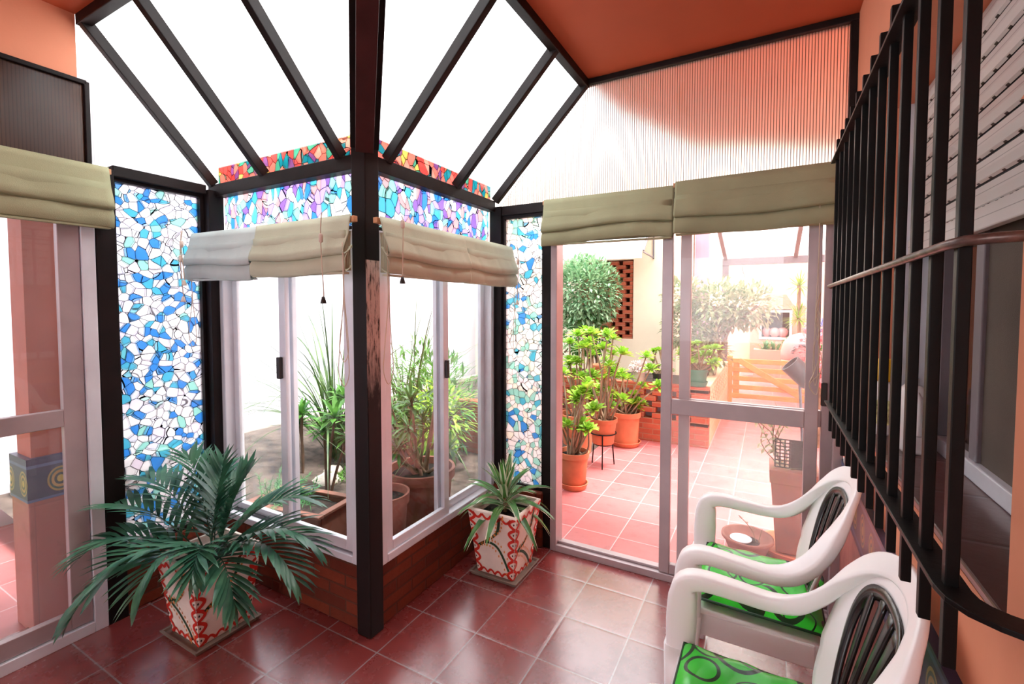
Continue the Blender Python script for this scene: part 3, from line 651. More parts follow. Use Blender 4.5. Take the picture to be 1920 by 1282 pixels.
# rim control: arm front -> back top (one side, y>0), mirrored
half = [((-.235, .252, .40), .056, .085, (-1, 0, .1)), ((-.235, .257, .50), .056, .09, (-1, 0, .1)), ((-.232, .26, .58), .058, .085, (-1, 0, .25)), ((-.222, .262, .625), .062, .06, (-.6, 0, .8)), ((-.17, .264, .640), .064, .048, (0, 0, 1)),
        ((-.08, .268, .634), .062, .044, (0, 0, 1)), ((.01, .268, .628), .06, .042, (0, .1, 1)), ((.08, .262, .644), .06, .05, (-.25, .35, .9)), ((.14, .25, .695), .062, .042, (-.55, .4, .6)), ((.19, .228, .772), .07, .036, (-.8, .2, .4)),
        ((.232, .175, .845), .062, .022, (-.9, 0, .35)), ((.262, .095, .885), .06, .018, (-.95, 0, .3)), ((.272, 0, .897), .06, .018, (-.95, 0, .3))]
full = half + [((p[0], -p[1], p[2]), w, h, (u[0], -u[1], u[2])) for p, w, h, u in half[-2::-1]]
P = smooth_path([q[0] for q in full], 4)
def interp(vals):
    out = []
    for i in range(len(vals) - 1):
        for k in range(4): out.append(vals[i] + (vals[i + 1] - vals[i]) * (k / 4))
    out.append(vals[-1]); return out
m = MB(); sect_sweep(m, P, interp([q[1] for q in full]), interp([q[2] for q in full]), interp([Vector(q[3]).normalized() for q in full]))
put('arm_rim', m, 'chair', ch, smooth=True)
# backrest shell with a fan-shaped opening
NL = 72
def outer(t):
    c, s_ = math.cos(t), math.sin(t); c = math.copysign(abs(c) ** .55, c); s_ = math.copysign(abs(s_) ** .6, s_)
    return (c * (1.02 if s_ > -.3 else .98), .5 + .5 * s_)
def inner(t, k=1.):
    c, s_ = math.cos(t), math.sin(t); c = math.copysign(abs(c) ** .7, c); s_ = math.copysign(abs(s_) ** .75, s_)
    v = .475 + .405 * s_ * k
    return (c * (.42 + .48 * (v - .05)) * k, v)
m = MB(); rings = 6
for j in range(rings + 1):
    for i in range(NL):
        t = 2 * math.pi * i / NL; a_, b_ = outer(t), inner(t); w = j / rings
        m.v.append(backS(a_[0] * (1 - w) + b_[0] * w, a_[1] * (1 - w) + b_[1] * w))
for j in range(rings):
    for i in range(NL):
        i2 = (i + 1) % NL; m.f.append((j * NL + i, j * NL + i2, (j + 1) * NL + i2, (j + 1) * NL + i))
put('backrest', m, 'chair', ch, smooth=True, solid=.008)
m = MB()
off = Vector((-.006, 0, .001))
for j in range(3):
    for i in range(NL):
        t = 2 * math.pi * i / NL; k = (1.03, .97, .88)[j]; q = inner(t, k); m.v.append(backS(*q) + off * (1.2, 1.6, .4)[j])
for j in range(2):
    for i in range(NL):
        i2 = (i + 1) % NL; m.f.append((j * NL + i, j * NL + i2, (j + 1) * NL + i2, (j + 1) * NL + i))
ins = put('back_insert', m, 'insert', ch, smooth=True, solid=.006, label='glossy black fan-shaped slotted insert')
for kx in (-.72, -.36, 0, .36, .72):
    pts = []
    for i in range(13):
        v = .11 + .74 * i / 12; top = 1 - .14 * kx * kx
        v = min(v, .10 + .76 * top); pts.append(backS(kx * (.37 + .48 * (v - .05)), v) + off * .6)
    m = MB(); sect_sweep(m, pts, [.020 + .018 * i / 12 for i in range(13)], [.010] * 13, [Vector((-1, 0, .2))] * 13, 8)
    put('slat', m, 'insert', ins, smooth=True)
# seat
def seatS(u, v):
    x = -.235 + .40 * u; y = (v - .5) * (.50 - .06 * u); z = .425 - .02 * u - .012 * math.sin(math.pi * u) * math.sin(math.pi * v) - .03 * max(0, (.12 - u) / .12) ** 2
    return (x, y, z)
put('seat', MB().grid(seatS, 24, 24), 'chair', ch, smooth=True, solid=.012)
m = MB()
for s_ in (-1, 1): m.box((-.225, s_ * .232 - .006, .335), (.15, s_ * .232 + .006, .415))
m.box((-.236, -.24, .335), (-.222, .24, .405)).box((.15, -.21, .335), (.162, .21, .41))
put('apron', m, 'chair', ch, bevel=.005)
for s_ in (-1, 1):
    m = MB(); pts = [Vector((-.25, s_ * .255, 0)), Vector((-.243, s_ * .252, .2)), Vector((-.235, s_ * .252, .42))]
    sect_sweep(m, pts, [.045, .052, .06], [.05, .075, .10], [Vector((-1, 0, 0))] * 3, 12); put('leg', m, 'chair', ch, smooth=True)
    m = MB(); pts = [Vector((.235, s_ * .245, 0)), Vector((.20, s_ * .225, .2)), Vector((.16, s_ * .205, .36)), Vector((.15, s_ * .2, .405))]
    sect_sweep(m, pts, [.04, .05, .055, .05], [.03, .036, .04, .03], [Vector((1, 0, 0))] * 4, 12); put('leg', m, 'chair', ch, smooth=True)
ch.location = (.005, 1.965, 0); ch.rotation_euler = (0, 0, R(0))
ch2 = dup(ch, (.012, 1.272, 0), R(0), label='white plastic armchair with black fan insert nearest the viewer')
def cushion(loc, label, rz=0):
    t = thing('seat_cushion', loc, label, 'cushion', 'green seat cushions')
    def cs(sgn):
        def fn(u, v):
            x = -.215 + .40 * u; y = (v - .5) * .43; e = min(u, 1 - u, v, 1 - v) * 8; h = .024 * (1 - max(0, 1 - e) ** 2.2)
            pf = .004 * math.sin(u * 19) * math.sin(v * 14)
            return (x, y, .026 + sgn * (h + .002) + (pf if sgn > 0 else 0))
        return fn
    m = MB().grid(cs(1), 26, 26).grid(cs(-1), 26, 26)
    put('cover', m, 'cushion', t, smooth=True, org=(0, 0, 0))
    loop = [(-.215, -.215, .026), (.185, -.215, .026), (.185, .215, .026), (-.215, .215, .026), (-.215, -.215, .026)]
    put('piping', MB().tube(loop, .005, 8), 'vine', t, smooth=True, org=(0, 0, 0))
    for s_ in (-1, 1):
        pts = smooth_path([(.17, s_ * .21, .022), (.20, s_ * .235, .012), (.215, s_ * .255, -.03), (.2, s_ * .27, -.075)], 4)
        put('tie', MB().tube(pts, .009, 6, flat=.25), 'cushion' if s_ > 0 else 'knob_b', t, org=(0, 0, 0))
        put('tie_knot', MB().lathe([(.004, -.02), (.018, -.012), (.02, .004), (.008, .018)], pts[-1], 10), 'knob_b', t, smooth=True, org=(0, 0, 0))
    t.rotation_euler = (0, R(1.5), rz); return t
cushion((.0, 1.965, .422), 'green cushion with dark rings on the white armchair near the patio door')
cushion((.007, 1.272, .422), 'green cushion with dark rings on the white armchair nearest the viewer')

# ---------------------------------------------------------------- painted square pots with plants
def painted_pot(t, c, hb=.112, ht=.152, H=.362, z0=.02, flip=False):
    cx, cy = c
    def wid(z): return hb + (ht - hb) * z / H
    m = MB(); zs = [(hb - .004, 0), (hb, .006), (ht, H), (ht - .004, H + .006), (ht - .016, H + .006), (ht - .02, H - .03), (ht - .03, H - .05)]
    for w, z in zs: m.v += [Vector((cx + a * w, cy + b * w, z0 + z)) for a, b in ((-1, -1), (1, -1), (1, 1), (-1, 1))]
    for j in range(len(zs) - 1):
        for a in range(4):
            b = (a + 1) % 4; m.f.append((4 * j + a, 4 * j + b, 4 * j + 4 + b, 4 * j + 4 + a))
    m.f.append((3, 2, 1, 0))
    pot = put('pot', m, 'potwhite', t, label='white painted tapered square pot'); pm = m
    w = ht - .021
    put('soil', MB().box((cx - w, cy - w, z0 + H - .07), (cx + w, cy + w, z0 + H - .045)), 'potsoil', t)
    # painted decoration: a ribbon lying on face k, (u, v) in 0..1
    dirs = [((0, -1), (1, 0)), ((1, 0), (0, 1)), ((0, 1), (-1, 0)), ((-1, 0), (0, -1))]
    def F(k, u, v, e=.0016):
        n_, s_ = dirs[k]; w_ = wid(v * H); uu = (u * 2 - 1) * w_
        return Vector((cx + n_[0] * (w_ + e) + s_[0] * uu, cy + n_[1] * (w_ + e) + s_[1] * uu, z0 + v * H))
    def ribbon(m, k, pts, wd):
        pts = smooth_path([(p[0], p[1], 0) for p in pts], 6); o = len(m.v); n = len(pts)
        for i, p in enumerate(pts):
            d = pts[min(i + 1, n - 1)] - pts[max(i - 1, 0)]; d = Vector((d.x * .7, d.y, 0)).normalized(); q = Vector((-d.y / .72, d.x, 0)) * (wd / 2)
            for sg in (-1, 1):
                uu = min(1.0, max(0.0, p.x + q.x * sg)); vv = min(.995, max(.005, p.y + q.y * sg)); m.v.append(F(k, uu, vv))
        for i in range(n - 1): a = o + 2 * i; m.f.append((a, a + 1, a + 3, a + 2))
    def disc(m, k, u, v, ru, rv, e=.002):
        o = len(m.v); m.v += [F(k, u + ru * math.cos(t_), v + rv * math.sin(t_), e) for t_ in [2 * math.pi * i / 10 for i in range(10)]]; m.f.append(tuple(range(o, o + 10)))
    red, vine, dots, eyes = MB(), MB(), MB(), MB()
    for k in range(4):
        for e_ in (0, 1):
            for i in range(6):
                vc = .085 + i * .166
                ribbon(red, k, [(e_ + (1 - 2 * e_) * .13 * math.sin(math.pi * q / 8), vc - .083 + .166 * q / 8) for q in range(9)], .042)
                disc(eyes, k, e_ + (1 - 2 * e_) * .035, vc, .015, .016)
        for i in range(4):
            u0 = .1 + .2 * i
            ribbon(red, k, [(u0 + .2 * q / 6, .975 - .07 * math.sin(math.pi * q / 6)) for q in range(7)], .036)
            ribbon(red, k, [(u0 + .2 * q / 6, .025 + .06 * math.sin(math.pi * q / 6)) for q in range(7)], .034)
        if (k + flip) % 2: A = [[(.66, .95), (.6, .72), (.35, .55), (.13, .44)], [(.13, .44), (.35, .53), (.62, .47), (.88, .14)]]
        else: A = [[(.72, .95), (.66, .7), (.45, .52), (.12, .46)], [(.12, .46), (.4, .36), (.66, .2), (.8, .06)]]
        for q in A:
            ribbon(vine, k, q, .04)
            for p in smooth_path([(a_, b_, 0) for a_, b_ in q], 4):
                for sx, sy in ((.075, .045), (-.06, -.05)):
                    if .12 < p.x + sx < .88: disc(dots, k, p.x + sx, p.y + sy, .016, .02)
    me = pot.data; mi = [0] * len(pm.f); n0 = len(pm.v)
    for idx, (q, mt) in enumerate(((red, 'red'), (vine, 'vine'), (dots, 'dot'), (eyes, 'knob_b'))):
        pm.add(q.v, q.f); mi += [idx + 1] * len(q.f)
    og = ORG[t.name]; me.clear_geometry(); me.from_pydata([tuple(p - og) for p in pm.v], [], pm.f); me.update()
    for mt in ('red', 'vine', 'dot', 'knob_b'): me.materials.append(M[mt])
    me.polygons.foreach_set('material_index', mi)
def square_tray(x0, y0, s, label):
    m = MB(); o = [(0, 0), (s, 0), (s, s), (0, s)]
    prof = [(.012, .0), (0, .022), (.012, .022), (.018, .012), (.1, .012)]
    for ins_, z in prof:
        for a, b in o: m.v.append(Vector((x0 + (ins_ if a == 0 else s - ins_), y0 + (ins_ if b == 0 else s - ins_), z)))
    for j in range(len(prof) - 1):
        for a in range(4):
            b = (a + 1) % 4; m.f.append((4 * j + a, 4 * j + b, 4 * j + 4 + b, 4 * j + 4 + a))
    m.f += [(3, 2, 1, 0), tuple(range(16, 20))]
    return tag(put('pot_tray', m, 'tray', bevel=.002, org=(x0 + s / 2, y0 + s / 2, 0)), label, 'tray', 'square clay pot trays')
square_tray(-2.40, 1.03, .30, 'grey square clay tray under the palm pot left of the corner post')
square_tray(-1.44, 2.115, .30, 'grey square clay tray under the small striped plant by the door')
# palm
pc = (-2.25, 1.18)
pt = thing('potted_palm', (pc[0], pc[1], .012), 'large dark green parlour palm in a red and white painted square pot', 'potted plant')
painted_pot(pt, pc, z0=.012)
def frond(base, az, L, rise, droop, nleaf, ll, lw, seed, sp=.9):
    rd = random.Random(seed); m = MB(); d = Vector((math.cos(az) * math.cos(rise), math.sin(az) * math.cos(rise), math.sin(rise))); p = Vector(base); pts = [p.copy()]; ds = [d.copy()]
    n = 26
    for i in range(n):
        d = (d + Vector((0, 0, -droop / n * (.3 + 1.6 * i / n)))).normalized(); p = p + d * (L / n); pts.append(p.copy()); ds.append(d.copy())
    m.tube(pts, [.0045 * (1 - .8 * i / n) for i in range(n + 1)], 5)
    for j in range(nleaf):
        t = .26 + .72 * j / (nleaf - 1); f = t * n; i = min(n - 1, int(f)); q = pts[i].lerp(pts[i + 1], f - i); dd = ds[i]
        sd = dd.cross(Vector((0, 0, 1))); sd.normalize(); up = sd.cross(dd)
        k = math.sin(math.pi * min(1, .22 + .78 * (1 - (t - .26) / .74) ** .8)) * .5 + .5
        k = .45 + .55 * math.sin(math.pi * (.15 + .75 * (t - .26) / .74))
        for sg in (-1, 1):
            ang = R(58 - 34 * t) + rd.uniform(-.08, .08)
            dr = dd * math.cos(ang) + sd * (sg * math.sin(ang)) + up * (.25 + rd.uniform(-.05, .05))
            m.blade(q, dr, ll * k * rd.uniform(.92, 1.06), lw * (.7 + .3 * k), droop=.75 * rd.uniform(.8, 1.3) * sp, segs=4, fold=.18, wide=.38)
    dr = ds[-1]; m.blade(pts[-1], dr, ll * .5, lw * .7, .3)
    return m
b0 = Vector((pc[0], pc[1], .33))
PF = [(205, .72, 52, 1.5, .6), (190, .66, 62, 1.5, .6), (224, .60, 48, 1.7, .6), (175, .56, 74, 1.2, .6), (105, .48, 82, .8, .6), (60, .46, 78, 1.0, .6), (38, .60, 60, 1.5, .6), (22, .64, 50, 1.7, .6), (5, .64, 46, 1.9, .6), (345, .5, 44, 2.1, .6), (285, .46, 60, 2.7, .6), (318, .40, 64, 2.3, .6), (255, .5, 56, 2.2, .6), (140, .5, 72, 1.5, .6)]
for i, (az, L, rise, dr, sp) in enumerate(PF):
    bb_ = b0 + Vector((random.uniform(-.03, .03), random.uniform(-.03, .03), -.04))
    put('frond', frond(bb_, R(az), L * .95, R(rise), dr, 16, .195, .030, i, sp * 1.1), 'palm', pt, smooth=True)
# one long low frond with broad leaflets hanging to the left
m = frond(b0 + Vector((-.05, -.03, .03)), R(236), .54, R(14), 1.7, 9, .15, .052, 77, .7)
put('frond', m, 'palm', pt, smooth=True)
# small variegated plant
sc_ = (-1.29, 2.265)
st = thing('potted_dracaena', (sc_[0], sc_[1], .012), 'small striped green and white plant in a painted square pot beside the patio door', 'potted plant')
painted_pot(st, sc_, z0=.012, flip=True)
gm, wm = MB(), MB()
rd = random.Random(4)
for i in range(30):
    az = i * 2.399; rise = R(84 - 2.3 * i); L = .19 + .0045 * i + rd.uniform(0, .05); d = Vector((math.cos(az) * math.cos(rise), math.sin(az) * math.cos(rise), math.sin(rise)))
    p = Vector((sc_[0], sc_[1], .33 + .10 - .0028 * i)) + Vector((d.x, d.y, 0)) * .01
    gm.blade(p, d, L, .048, .55 + .04 * i, 6, .3, wide=.35)
    sd = d.cross(Vector((0, 0, 1))).normalized()
    for sg in (-1, 1): wm.blade(p + sd * (sg * .0135) + Vector((0, 0, .0028)), d, L * .97, .015, .55 + .04 * i, 6, .1, wide=.35)
put('leaves', gm, leafmat('striped_leaf_green', (60, 110, 60), (96, 150, 70), .35, .2), st, smooth=True)
put('leaf_margins', wm, leafmat('striped_leaf_cream', (226, 232, 200), (240, 240, 220), .35, .2), st, smooth=True)
put('stem', MB().tube([(sc_[0], sc_[1], .29), (sc_[0], sc_[1], .43)], .012, 8), 'stem', st)

tag(put('plaster_flake', MB().prism([(WX + .002, WY0 - .02, 1.80), (WX + .002, WY0 + .035, 1.815), (WX + .002, WY0 - .02, 1.835)], (.03, 0, 0)), 'wall', org=(WX, WY0, 1.8)), 'small peach plaster flake jutting from the window edge over the shutter', 'plaster')
# ---------------------------------------------------------------- things on the sill
jx, jy = .43, 2.0
j = thing('plastic_jug', (jx, jy, WZ0), 'white plastic jug with rounded top on the sill behind the bars', 'jug')
def rr(m, prof, c, ex=.6, n=24):
    o = len(m.v)
    for wx_, wy_, z in prof:
        for k in range(n):
            t = 2 * math.pi * k / n; a, b = math.cos(t), math.sin(t); a = math.copysign(abs(a) ** ex, a); b = math.copysign(abs(b) ** ex, b)
            m.v.append(Vector((c[0] + wx_ * a, c[1] + wy_ * b, c[2] + z)))
    for i in range(len(prof) - 1):
        for k in range(n):
            k2 = (k + 1) % n; m.f.append((o + i * n + k, o + i * n + k2, o + (i + 1) * n + k2, o + (i + 1) * n + k))
    m.f.append(tuple(o + k for k in range(n))[::-1]); m.f.append(tuple(o + (len(prof) - 1) * n + k for k in range(n))); return m
put('body', rr(MB(), [(.036, .075, 0), (.04, .08, .01), (.04, .08, .13), (.038, .072, .17), (.03, .05, .2), (.02, .03, .215)], (jx, jy, WZ0)), 'jugw', j, smooth=True)
put('handle', MB().tube(smooth_path([(jx, jy - .03, WZ0 + .2), (jx, jy - .08, WZ0 + .17), (jx, jy - .085, WZ0 + .11), (jx, jy - .075, WZ0 + .06)], 5), .009, 8), 'jugw', j, smooth=True)
put('cap', MB().lathe([(.017, .213), (.017, .235), (.014, .238)], (jx, jy, WZ0), 14), 'jugw', j, smooth=True)
jx, jy = .39, 2.2
j = thing('spray_bottle', (jx, jy, WZ0), 'white and yellow cleaning product bottle on the sill beside the jug', 'bottle')
put('body', rr(MB(), [(.032, .042, 0), (.034, .046, .008), (.034, .046, .15), (.03, .04, .18), (.016, .018, .2)], (jx, jy, WZ0)), 'jugw', j, smooth=True)
put('label', rr(MB(), [(.035, .047, .04), (.035, .047, .13)], (jx, jy, WZ0)), 'label_p', j)
put('cap', rr(MB(), [(.022, .03, .198), (.026, .034, .21), (.026, .034, .27), (.02, .024, .28)], (jx, jy, WZ0)), 'yellow_pl', j, smooth=True)
#EXTERIOR
# ---------------------------------------------------------------- outside: walls
S('wall_garden', MB().box((-4.75, -4, -.1), (-4.6, 7.0, 3.4)), 'white', 'tall white rendered boundary wall behind the garden bed', 'wall')
put_ = S('trim_kerb', MB().bar((-4.5, 1.1, .2), (-4.5, 6.9, .2), .12, .16), 'stone', 'grey concrete kerb along the foot of the white garden wall', 'kerb', bevel=.01)
S('wall_cream', MB().box((-4.6, 7.0, -.1), (-2.62, 12, 3.6)).box((-2.62, 7.0, -.1), (-1.775, 12, 1.0)).box((-2.62, 7.0, 2.19), (-1.775, 12, 3.6)).box((-1.775, 7.0, -.1), (-1.15, 12, 3.6)).box((-2.62, 7.25, 1), (-1.775, 12, 2.2)), 'cream', 'bright cream rendered house wall behind the round bush', 'wall')
S('wall_yard', MB().box((-3, 13, -.1), (5, 13.15, 3.3)), 'cream', 'pale yellow wall at the far end of the patio', 'wall')
S('wall_house', MB().box((1.75, 2.7, -.1), (1.9, 13, 2.9)), 'pink', 'pink house wall along the right of the patio', 'wall')
S('ceiling_eave', MB().box((PX + .45, DY + .1, 2.98), (1.9, DY + .95, 3.06)).prism([(PX + .45, DY + .95, 2.98), (-.5, DY + .95, 2.62), (1.9, DY + .95, 2.2), (1.9, DY + .95, 3.5), (PX + .45, DY + .95, 3.5)], (0, .08, 0)), 'eave', 'orange eave of the house seen blurred through the ribbed gable sheet', 'eave')
# brick lattice screen in the cream wall: separate bricks laid with gaps, one pattern mesh
m = MB()
r = 0; z = 1.0
while z < 2.17:
    xo = -2.60 + (.11 if r % 2 else 0)
    x = xo
    while x < -1.80:
        m.box((max(x, -2.61), 7.02, z), (min(x + .15, -1.785), 7.13, z + .058)); x += .22
    z += .062; r += 1
tag(put('brick_lattice', m, 'brick_l'), 'red brick lattice screen set in the cream wall behind the round bush', 'brick screen')
S('wall_lattice_back', MB().box((-2.62, 7.2, 1), (-1.775, 7.24, 2.2)), 'terra_d', 'dark red panel behind the brick lattice screen')  # dark red sheet behind the gaps of the lattice
# awning
aw = thing('awning', (-2.4, 7.0, 2.6), 'pale fabric awning on the cream wall above the round bush', 'awning')
put('canopy', MB().prism([(-3.6, 6.98, 2.80), (-1.5, 6.98, 2.80), (-1.5, 6.35, 2.22), (-3.6, 6.35, 2.22)], (0, 0, .02)), 'fascia', aw)
put('valance', MB().box((-3.6, 6.335, 2.14), (-1.5, 6.35, 2.24)), 'fascia', aw)
for x in (-1.48,):
    put('arm', MB().bar((x, 6.98, 2.78), (x, 6.36, 2.24), .02, .02).bar((x, 6.98, 2.2), (x, 6.36, 2.22), .015, .015).bar((x, 6.98, 2.18), (x, 6.98, 2.8), .02, .02), 'greysteel', aw)
# raised bed: front brick wall with openings, cream lattice side wall
def lattice(m, p, d, n_out, L, z0, z1, th, rows, gap, bl):
    d = Vector(d); no = Vector(n_out); h = (z1 - z0) / rows
    for r in range(rows):
        x = 0 if r % 2 == 0 else -bl / 2
        while x < L:
            a = max(0, x); b = min(L, x + bl - gap)
            if b > a:
                q0 = Vector(p) + d * a; q1 = Vector(p) + d * b + no * th
                m.box((q0.x, q0.y, z0 + r * h + .003), (q1.x, q1.y, z0 + (r + 1) * h - .003))
            x += bl
m = MB().box((-3.2, 5.285, -.1), (-.53, 5.40, .24)).box((-3.2, 5.285, .56), (-.53, 5.40, .63)).box((-.75, 5.285, .2), (-.53, 5.40, .6))
lattice(m, (-3.2, 5.285, 0), (1, 0, 0), (0, 1, 0), 2.5, .24, .56, .115, 5, .09, .26)
S('wall_bed_front', m, 'brick_l', 'low red brick wall with open joints behind the terracotta pots', 'wall', bevel=.004)
S('wall_bed_back', MB().box((-3.2, 5.44, .0), (-.65, 5.47, .55)), 'white', 'pale rendered face seen through the open brickwork')
m = MB().box((-.64, 5.40, -.1), (-.53, 8.0, .3)).box((-.64, 5.40, .57), (-.53, 8.0, .63))
lattice(m, (-.64, 5.40, 0), (0, 1, 0), (1, 0, 0), 2.6, .3, .57, .11, 4, .07, .2)
S('wall_bed_side', m, 'brick_c', 'low cream lattice brick wall running back to the wooden gate', 'wall', bevel=.004)
S('floor_bed', MB().box((-3.2, 5.47, 0), (-.66, 7.0, .5)), 'soil', 'soil of the raised bed behind the low brick wall', 'soil')
S('wall_bed_garden', MB().box((-2.55, 3.55, 0), (-1.66, 3.67, .62)), 'brick_l', 'low brick wall of the garden bed seen through the right corner window', 'wall', bevel=.005)

# ---------------------------------------------------------------- outside: structures
gt = thing('garden_gate', (0, 8, 0), 'varnished wooden five bar gate with diagonal brace across the patio', 'gate')
gx0, gx1 = -.5, .62
put('post', MB().box((gx0 - .05, 7.97, -.02), (gx0 + .03, 8.05, .72)), 'gatewood', gt, bevel=.01)
put('post', MB().box((gx1 - .03, 7.97, -.02), (gx1 + .05, 8.05, .72)), 'gatewood', gt, bevel=.01)
put('stile', MB().box((gx0 + .04, 7.99, .06), (gx0 + .13, 8.03, .68)), 'gatewood', gt, bevel=.005)
for i in range(5):
    put('rail', MB().box((gx0 + .03, 7.98, .07 + i * .135), (gx1 - .03, 8.01, .14 + i * .135)), 'gatewood', gt, bevel=.005)
put('brace', MB().bar((gx0 + .12, 7.965, .66), (gx1 - .08, 7.965, .1), .022, .085), 'gatewood', gt, bevel=.005)
pg = thing('pergola', (0, 9.5, 0), 'grey steel pergola with corrugated sheet roof beyond the bush', 'pergola')
put('post', MB().box((-.76, 9.46, -.02), (-.65, 9.56, 2.28)), 'greysteel', pg)
put('post', MB().box((1.5, 9.46, -.02), (1.6, 9.56, 2.28)), 'greysteel', pg)
put('beam', MB().box((-.76, 9.44, 2.24), (1.7, 9.56, 2.36)), 'greysteel', pg)
for x in (-.70, .40, 1.5):
    put('rafter', MB().bar((x, 9.5, 2.36), (x, 5.6, 3.3), .06, .09), 'greysteel', pg)
put('roof_sheet', MB().prism([(-.75, 9.5, 2.42), (1.7, 9.5, 2.42), (1.7, 6.7, 3.09), (-.75, 6.7, 3.09)], (0, 0, .01)), 'poly', pg)
m = MB().grid(lambda u, v: (-.75 + 2.45 * u, 7.9 - 2.3 * v, 2.83 + .55 * v + .02 * math.sin(2 * math.pi * 2.45 * u / .15)), 130, 4)
put('corrugated_sheet', m, 'corr', pg, smooth=True)
put('fascia', MB().bar((-.80, 9.4, 2.33), (-1.13, 9.4, 2.33), .04, .1), 'fascia', pg)
tag(put('column', MB().box((-1.12, 8.6, -.02), (-.9, 8.8, 3.2)), 'purple'), 'mauve pink wall pier beside the cream house wall', 'pier')
tag(put('wire_hook', MB().tube(smooth_path([(-.42, 9.5, 2.23), (-.42, 9.5, 2.12), (-.39, 9.5, 2.08), (-.36, 9.5, 2.12), (-.39, 9.5, 2.16), (-.42, 9.5, 2.14)], 5).__add__([Vector((-.39, 9.5, 2.06)), Vector((-.39, 9.5, 1.75)), Vector((-.40, 9.5, 1.55))]), .006, 6), 'greysteel'), 'thin wire hanger hooked on the pergola beam', 'hanger')
# masonry grill with a framed opening
gl = thing('masonry_grill', (.1, 12, 0), 'pink masonry grill with a white framed dark opening under the pergola', 'grill')
put('body', MB().box((-.35, 12, -.02), (.72, 12.7, .72)).box((-.35, 12, 1.42), (.72, 12.7, 1.5)).box((-.35, 12, .72), (-.16, 12.7, 1.42)).box((.46, 12, .72), (.72, 12.7, 1.42)), 'pink', gl)
put('hood', MB().prism([(-.2, 12.02, 1.5), (.5, 12.02, 1.5), (.35, 12.02, 1.75), (-.05, 12.02, 1.75)], (0, .5, 0)), 'pink', gl)
put('opening_frame', frame_y(MB(), -.17, .47, .74, 1.4, 11.985, .05, .04), 'fascia', gl)
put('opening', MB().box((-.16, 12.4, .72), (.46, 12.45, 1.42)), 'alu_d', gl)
put('shelf', MB().box((-.16, 12.05, .74), (.46, 12.4, .78)), 'pink', gl)
for i, (x, y, zr) in enumerate(((-.02, 12.2, .09), (.14, 12.12, .10), (.30, 12.2, .11))):
    o = put('clay_bowl', MB().lathe([(zr * .4, 0), (zr * .9, .06), (zr, .14), (zr * .7, .2), (zr * .3, .22)], (x, y, .782), 18), 'plate', smooth=True, org=(x, y, .782))
    tag(o, ('pale round pot at the left inside the masonry grill', 'pale round pot in the middle inside the masonry grill', 'pale round pot at the right inside the masonry grill')[i], 'pot', 'pots in the masonry grill')
S('trim_planter', MB().box((-.25, 11.0, -.02), (1.2, 11.1, .58)).box((-.25, 11.3, -.02), (1.2, 11.4, .58)).box((-.25, 11.1, -.02), (-.15, 11.3, .58)).box((1.1, 11.1, -.02), (1.2, 11.3, .58)).box((-.15, 11.1, .4), (1.1, 11.3, .52)), 'pink', 'long pink masonry planter in front of the grill', 'planter')
rd = random.Random(21)
for i in range(6):
    m = MB(); cx = -.05 + i * .2
    for q in range(24):
        az = rd.uniform(0, 6.3); e = R(rd.uniform(45, 80)); m.blade((cx + rd.uniform(-.05, .05), 11.2, .52), (math.cos(az) * math.cos(e), math.sin(az) * math.cos(e), math.sin(e)), rd.uniform(.28, .42), .035, 1.1, 4)
    tag(put('strappy_plant', m, 'fern', smooth=True, org=(cx, 11.2, .52)), 'strap leaved plant growing in the pink masonry planter', 'plant', 'plants in the pink planter')
# dracaena tree
dt = thing('dracaena_tree', (.52, 10.2, -.02), 'spiky dracaena with two leaf heads against the pale yellow wall', 'tree')
put('trunk', MB().tube([(.52, 10.2, -.02), (.53, 10.2, .8), (.50, 10.2, 1.3), (.50, 10.2, 2.0)], .03, 8), 'stem', dt)
for hz in (1.25, 1.85):
    m = MB()
    for q in range(70):
        az = rd.uniform(0, 6.3); e = R(rd.uniform(-30, 80)); m.blade((.5, 10.2, hz), (math.cos(az) * math.cos(e), math.sin(az) * math.cos(e), math.sin(e)), rd.uniform(.3, .42), .022, .5, 3)
    put('leaf_head', m, 'aeo', dt, smooth=True)
# clay oven and the flower vase
ov = thing('clay_oven', (.51, 9.6, 0), 'pale domed clay oven with dark round mouth beyond the gate', 'oven')
put('stand', MB().box((.22, 9.3, -.02), (.8, 9.9, .55)), 'pink', ov)
put('dome', MB().lathe([(.30, .55), (.30, .7), (.26, .85), (.17, .97), (.02, 1.02)], (.51, 9.6, 0), 24), 'plate', ov, smooth=True)
put('mouth', MB().tube([(.51 + .13 * math.cos(a), 9.29, .68 + .15 * math.sin(a)) for a in [math.pi * i / 12 for i in range(13)]], .025, 6), 'greysteel', ov)
def leafball(m, c, r, n, L, w, rd, squash=1., hollow=.55):
    for q in range(n):
        v = Vector((rd.gauss(0, 1), rd.gauss(0, 1), rd.gauss(0, 1))).normalized(); k = (hollow + (1 - hollow) * rd.random() ** .5)
        p = Vector(c) + Vector((v.x * r * k, v.y * r * k, v.z * r * squash * k))
        d = (v + Vector((rd.uniform(-.8, .8), rd.uniform(-.8, .8), rd.uniform(-.5, .8)))).normalized()
        m.blade(p, d, L * rd.uniform(.7, 1.2), w * rd.uniform(.7, 1.2), .4, 2, .25, wide=.45)
    return m
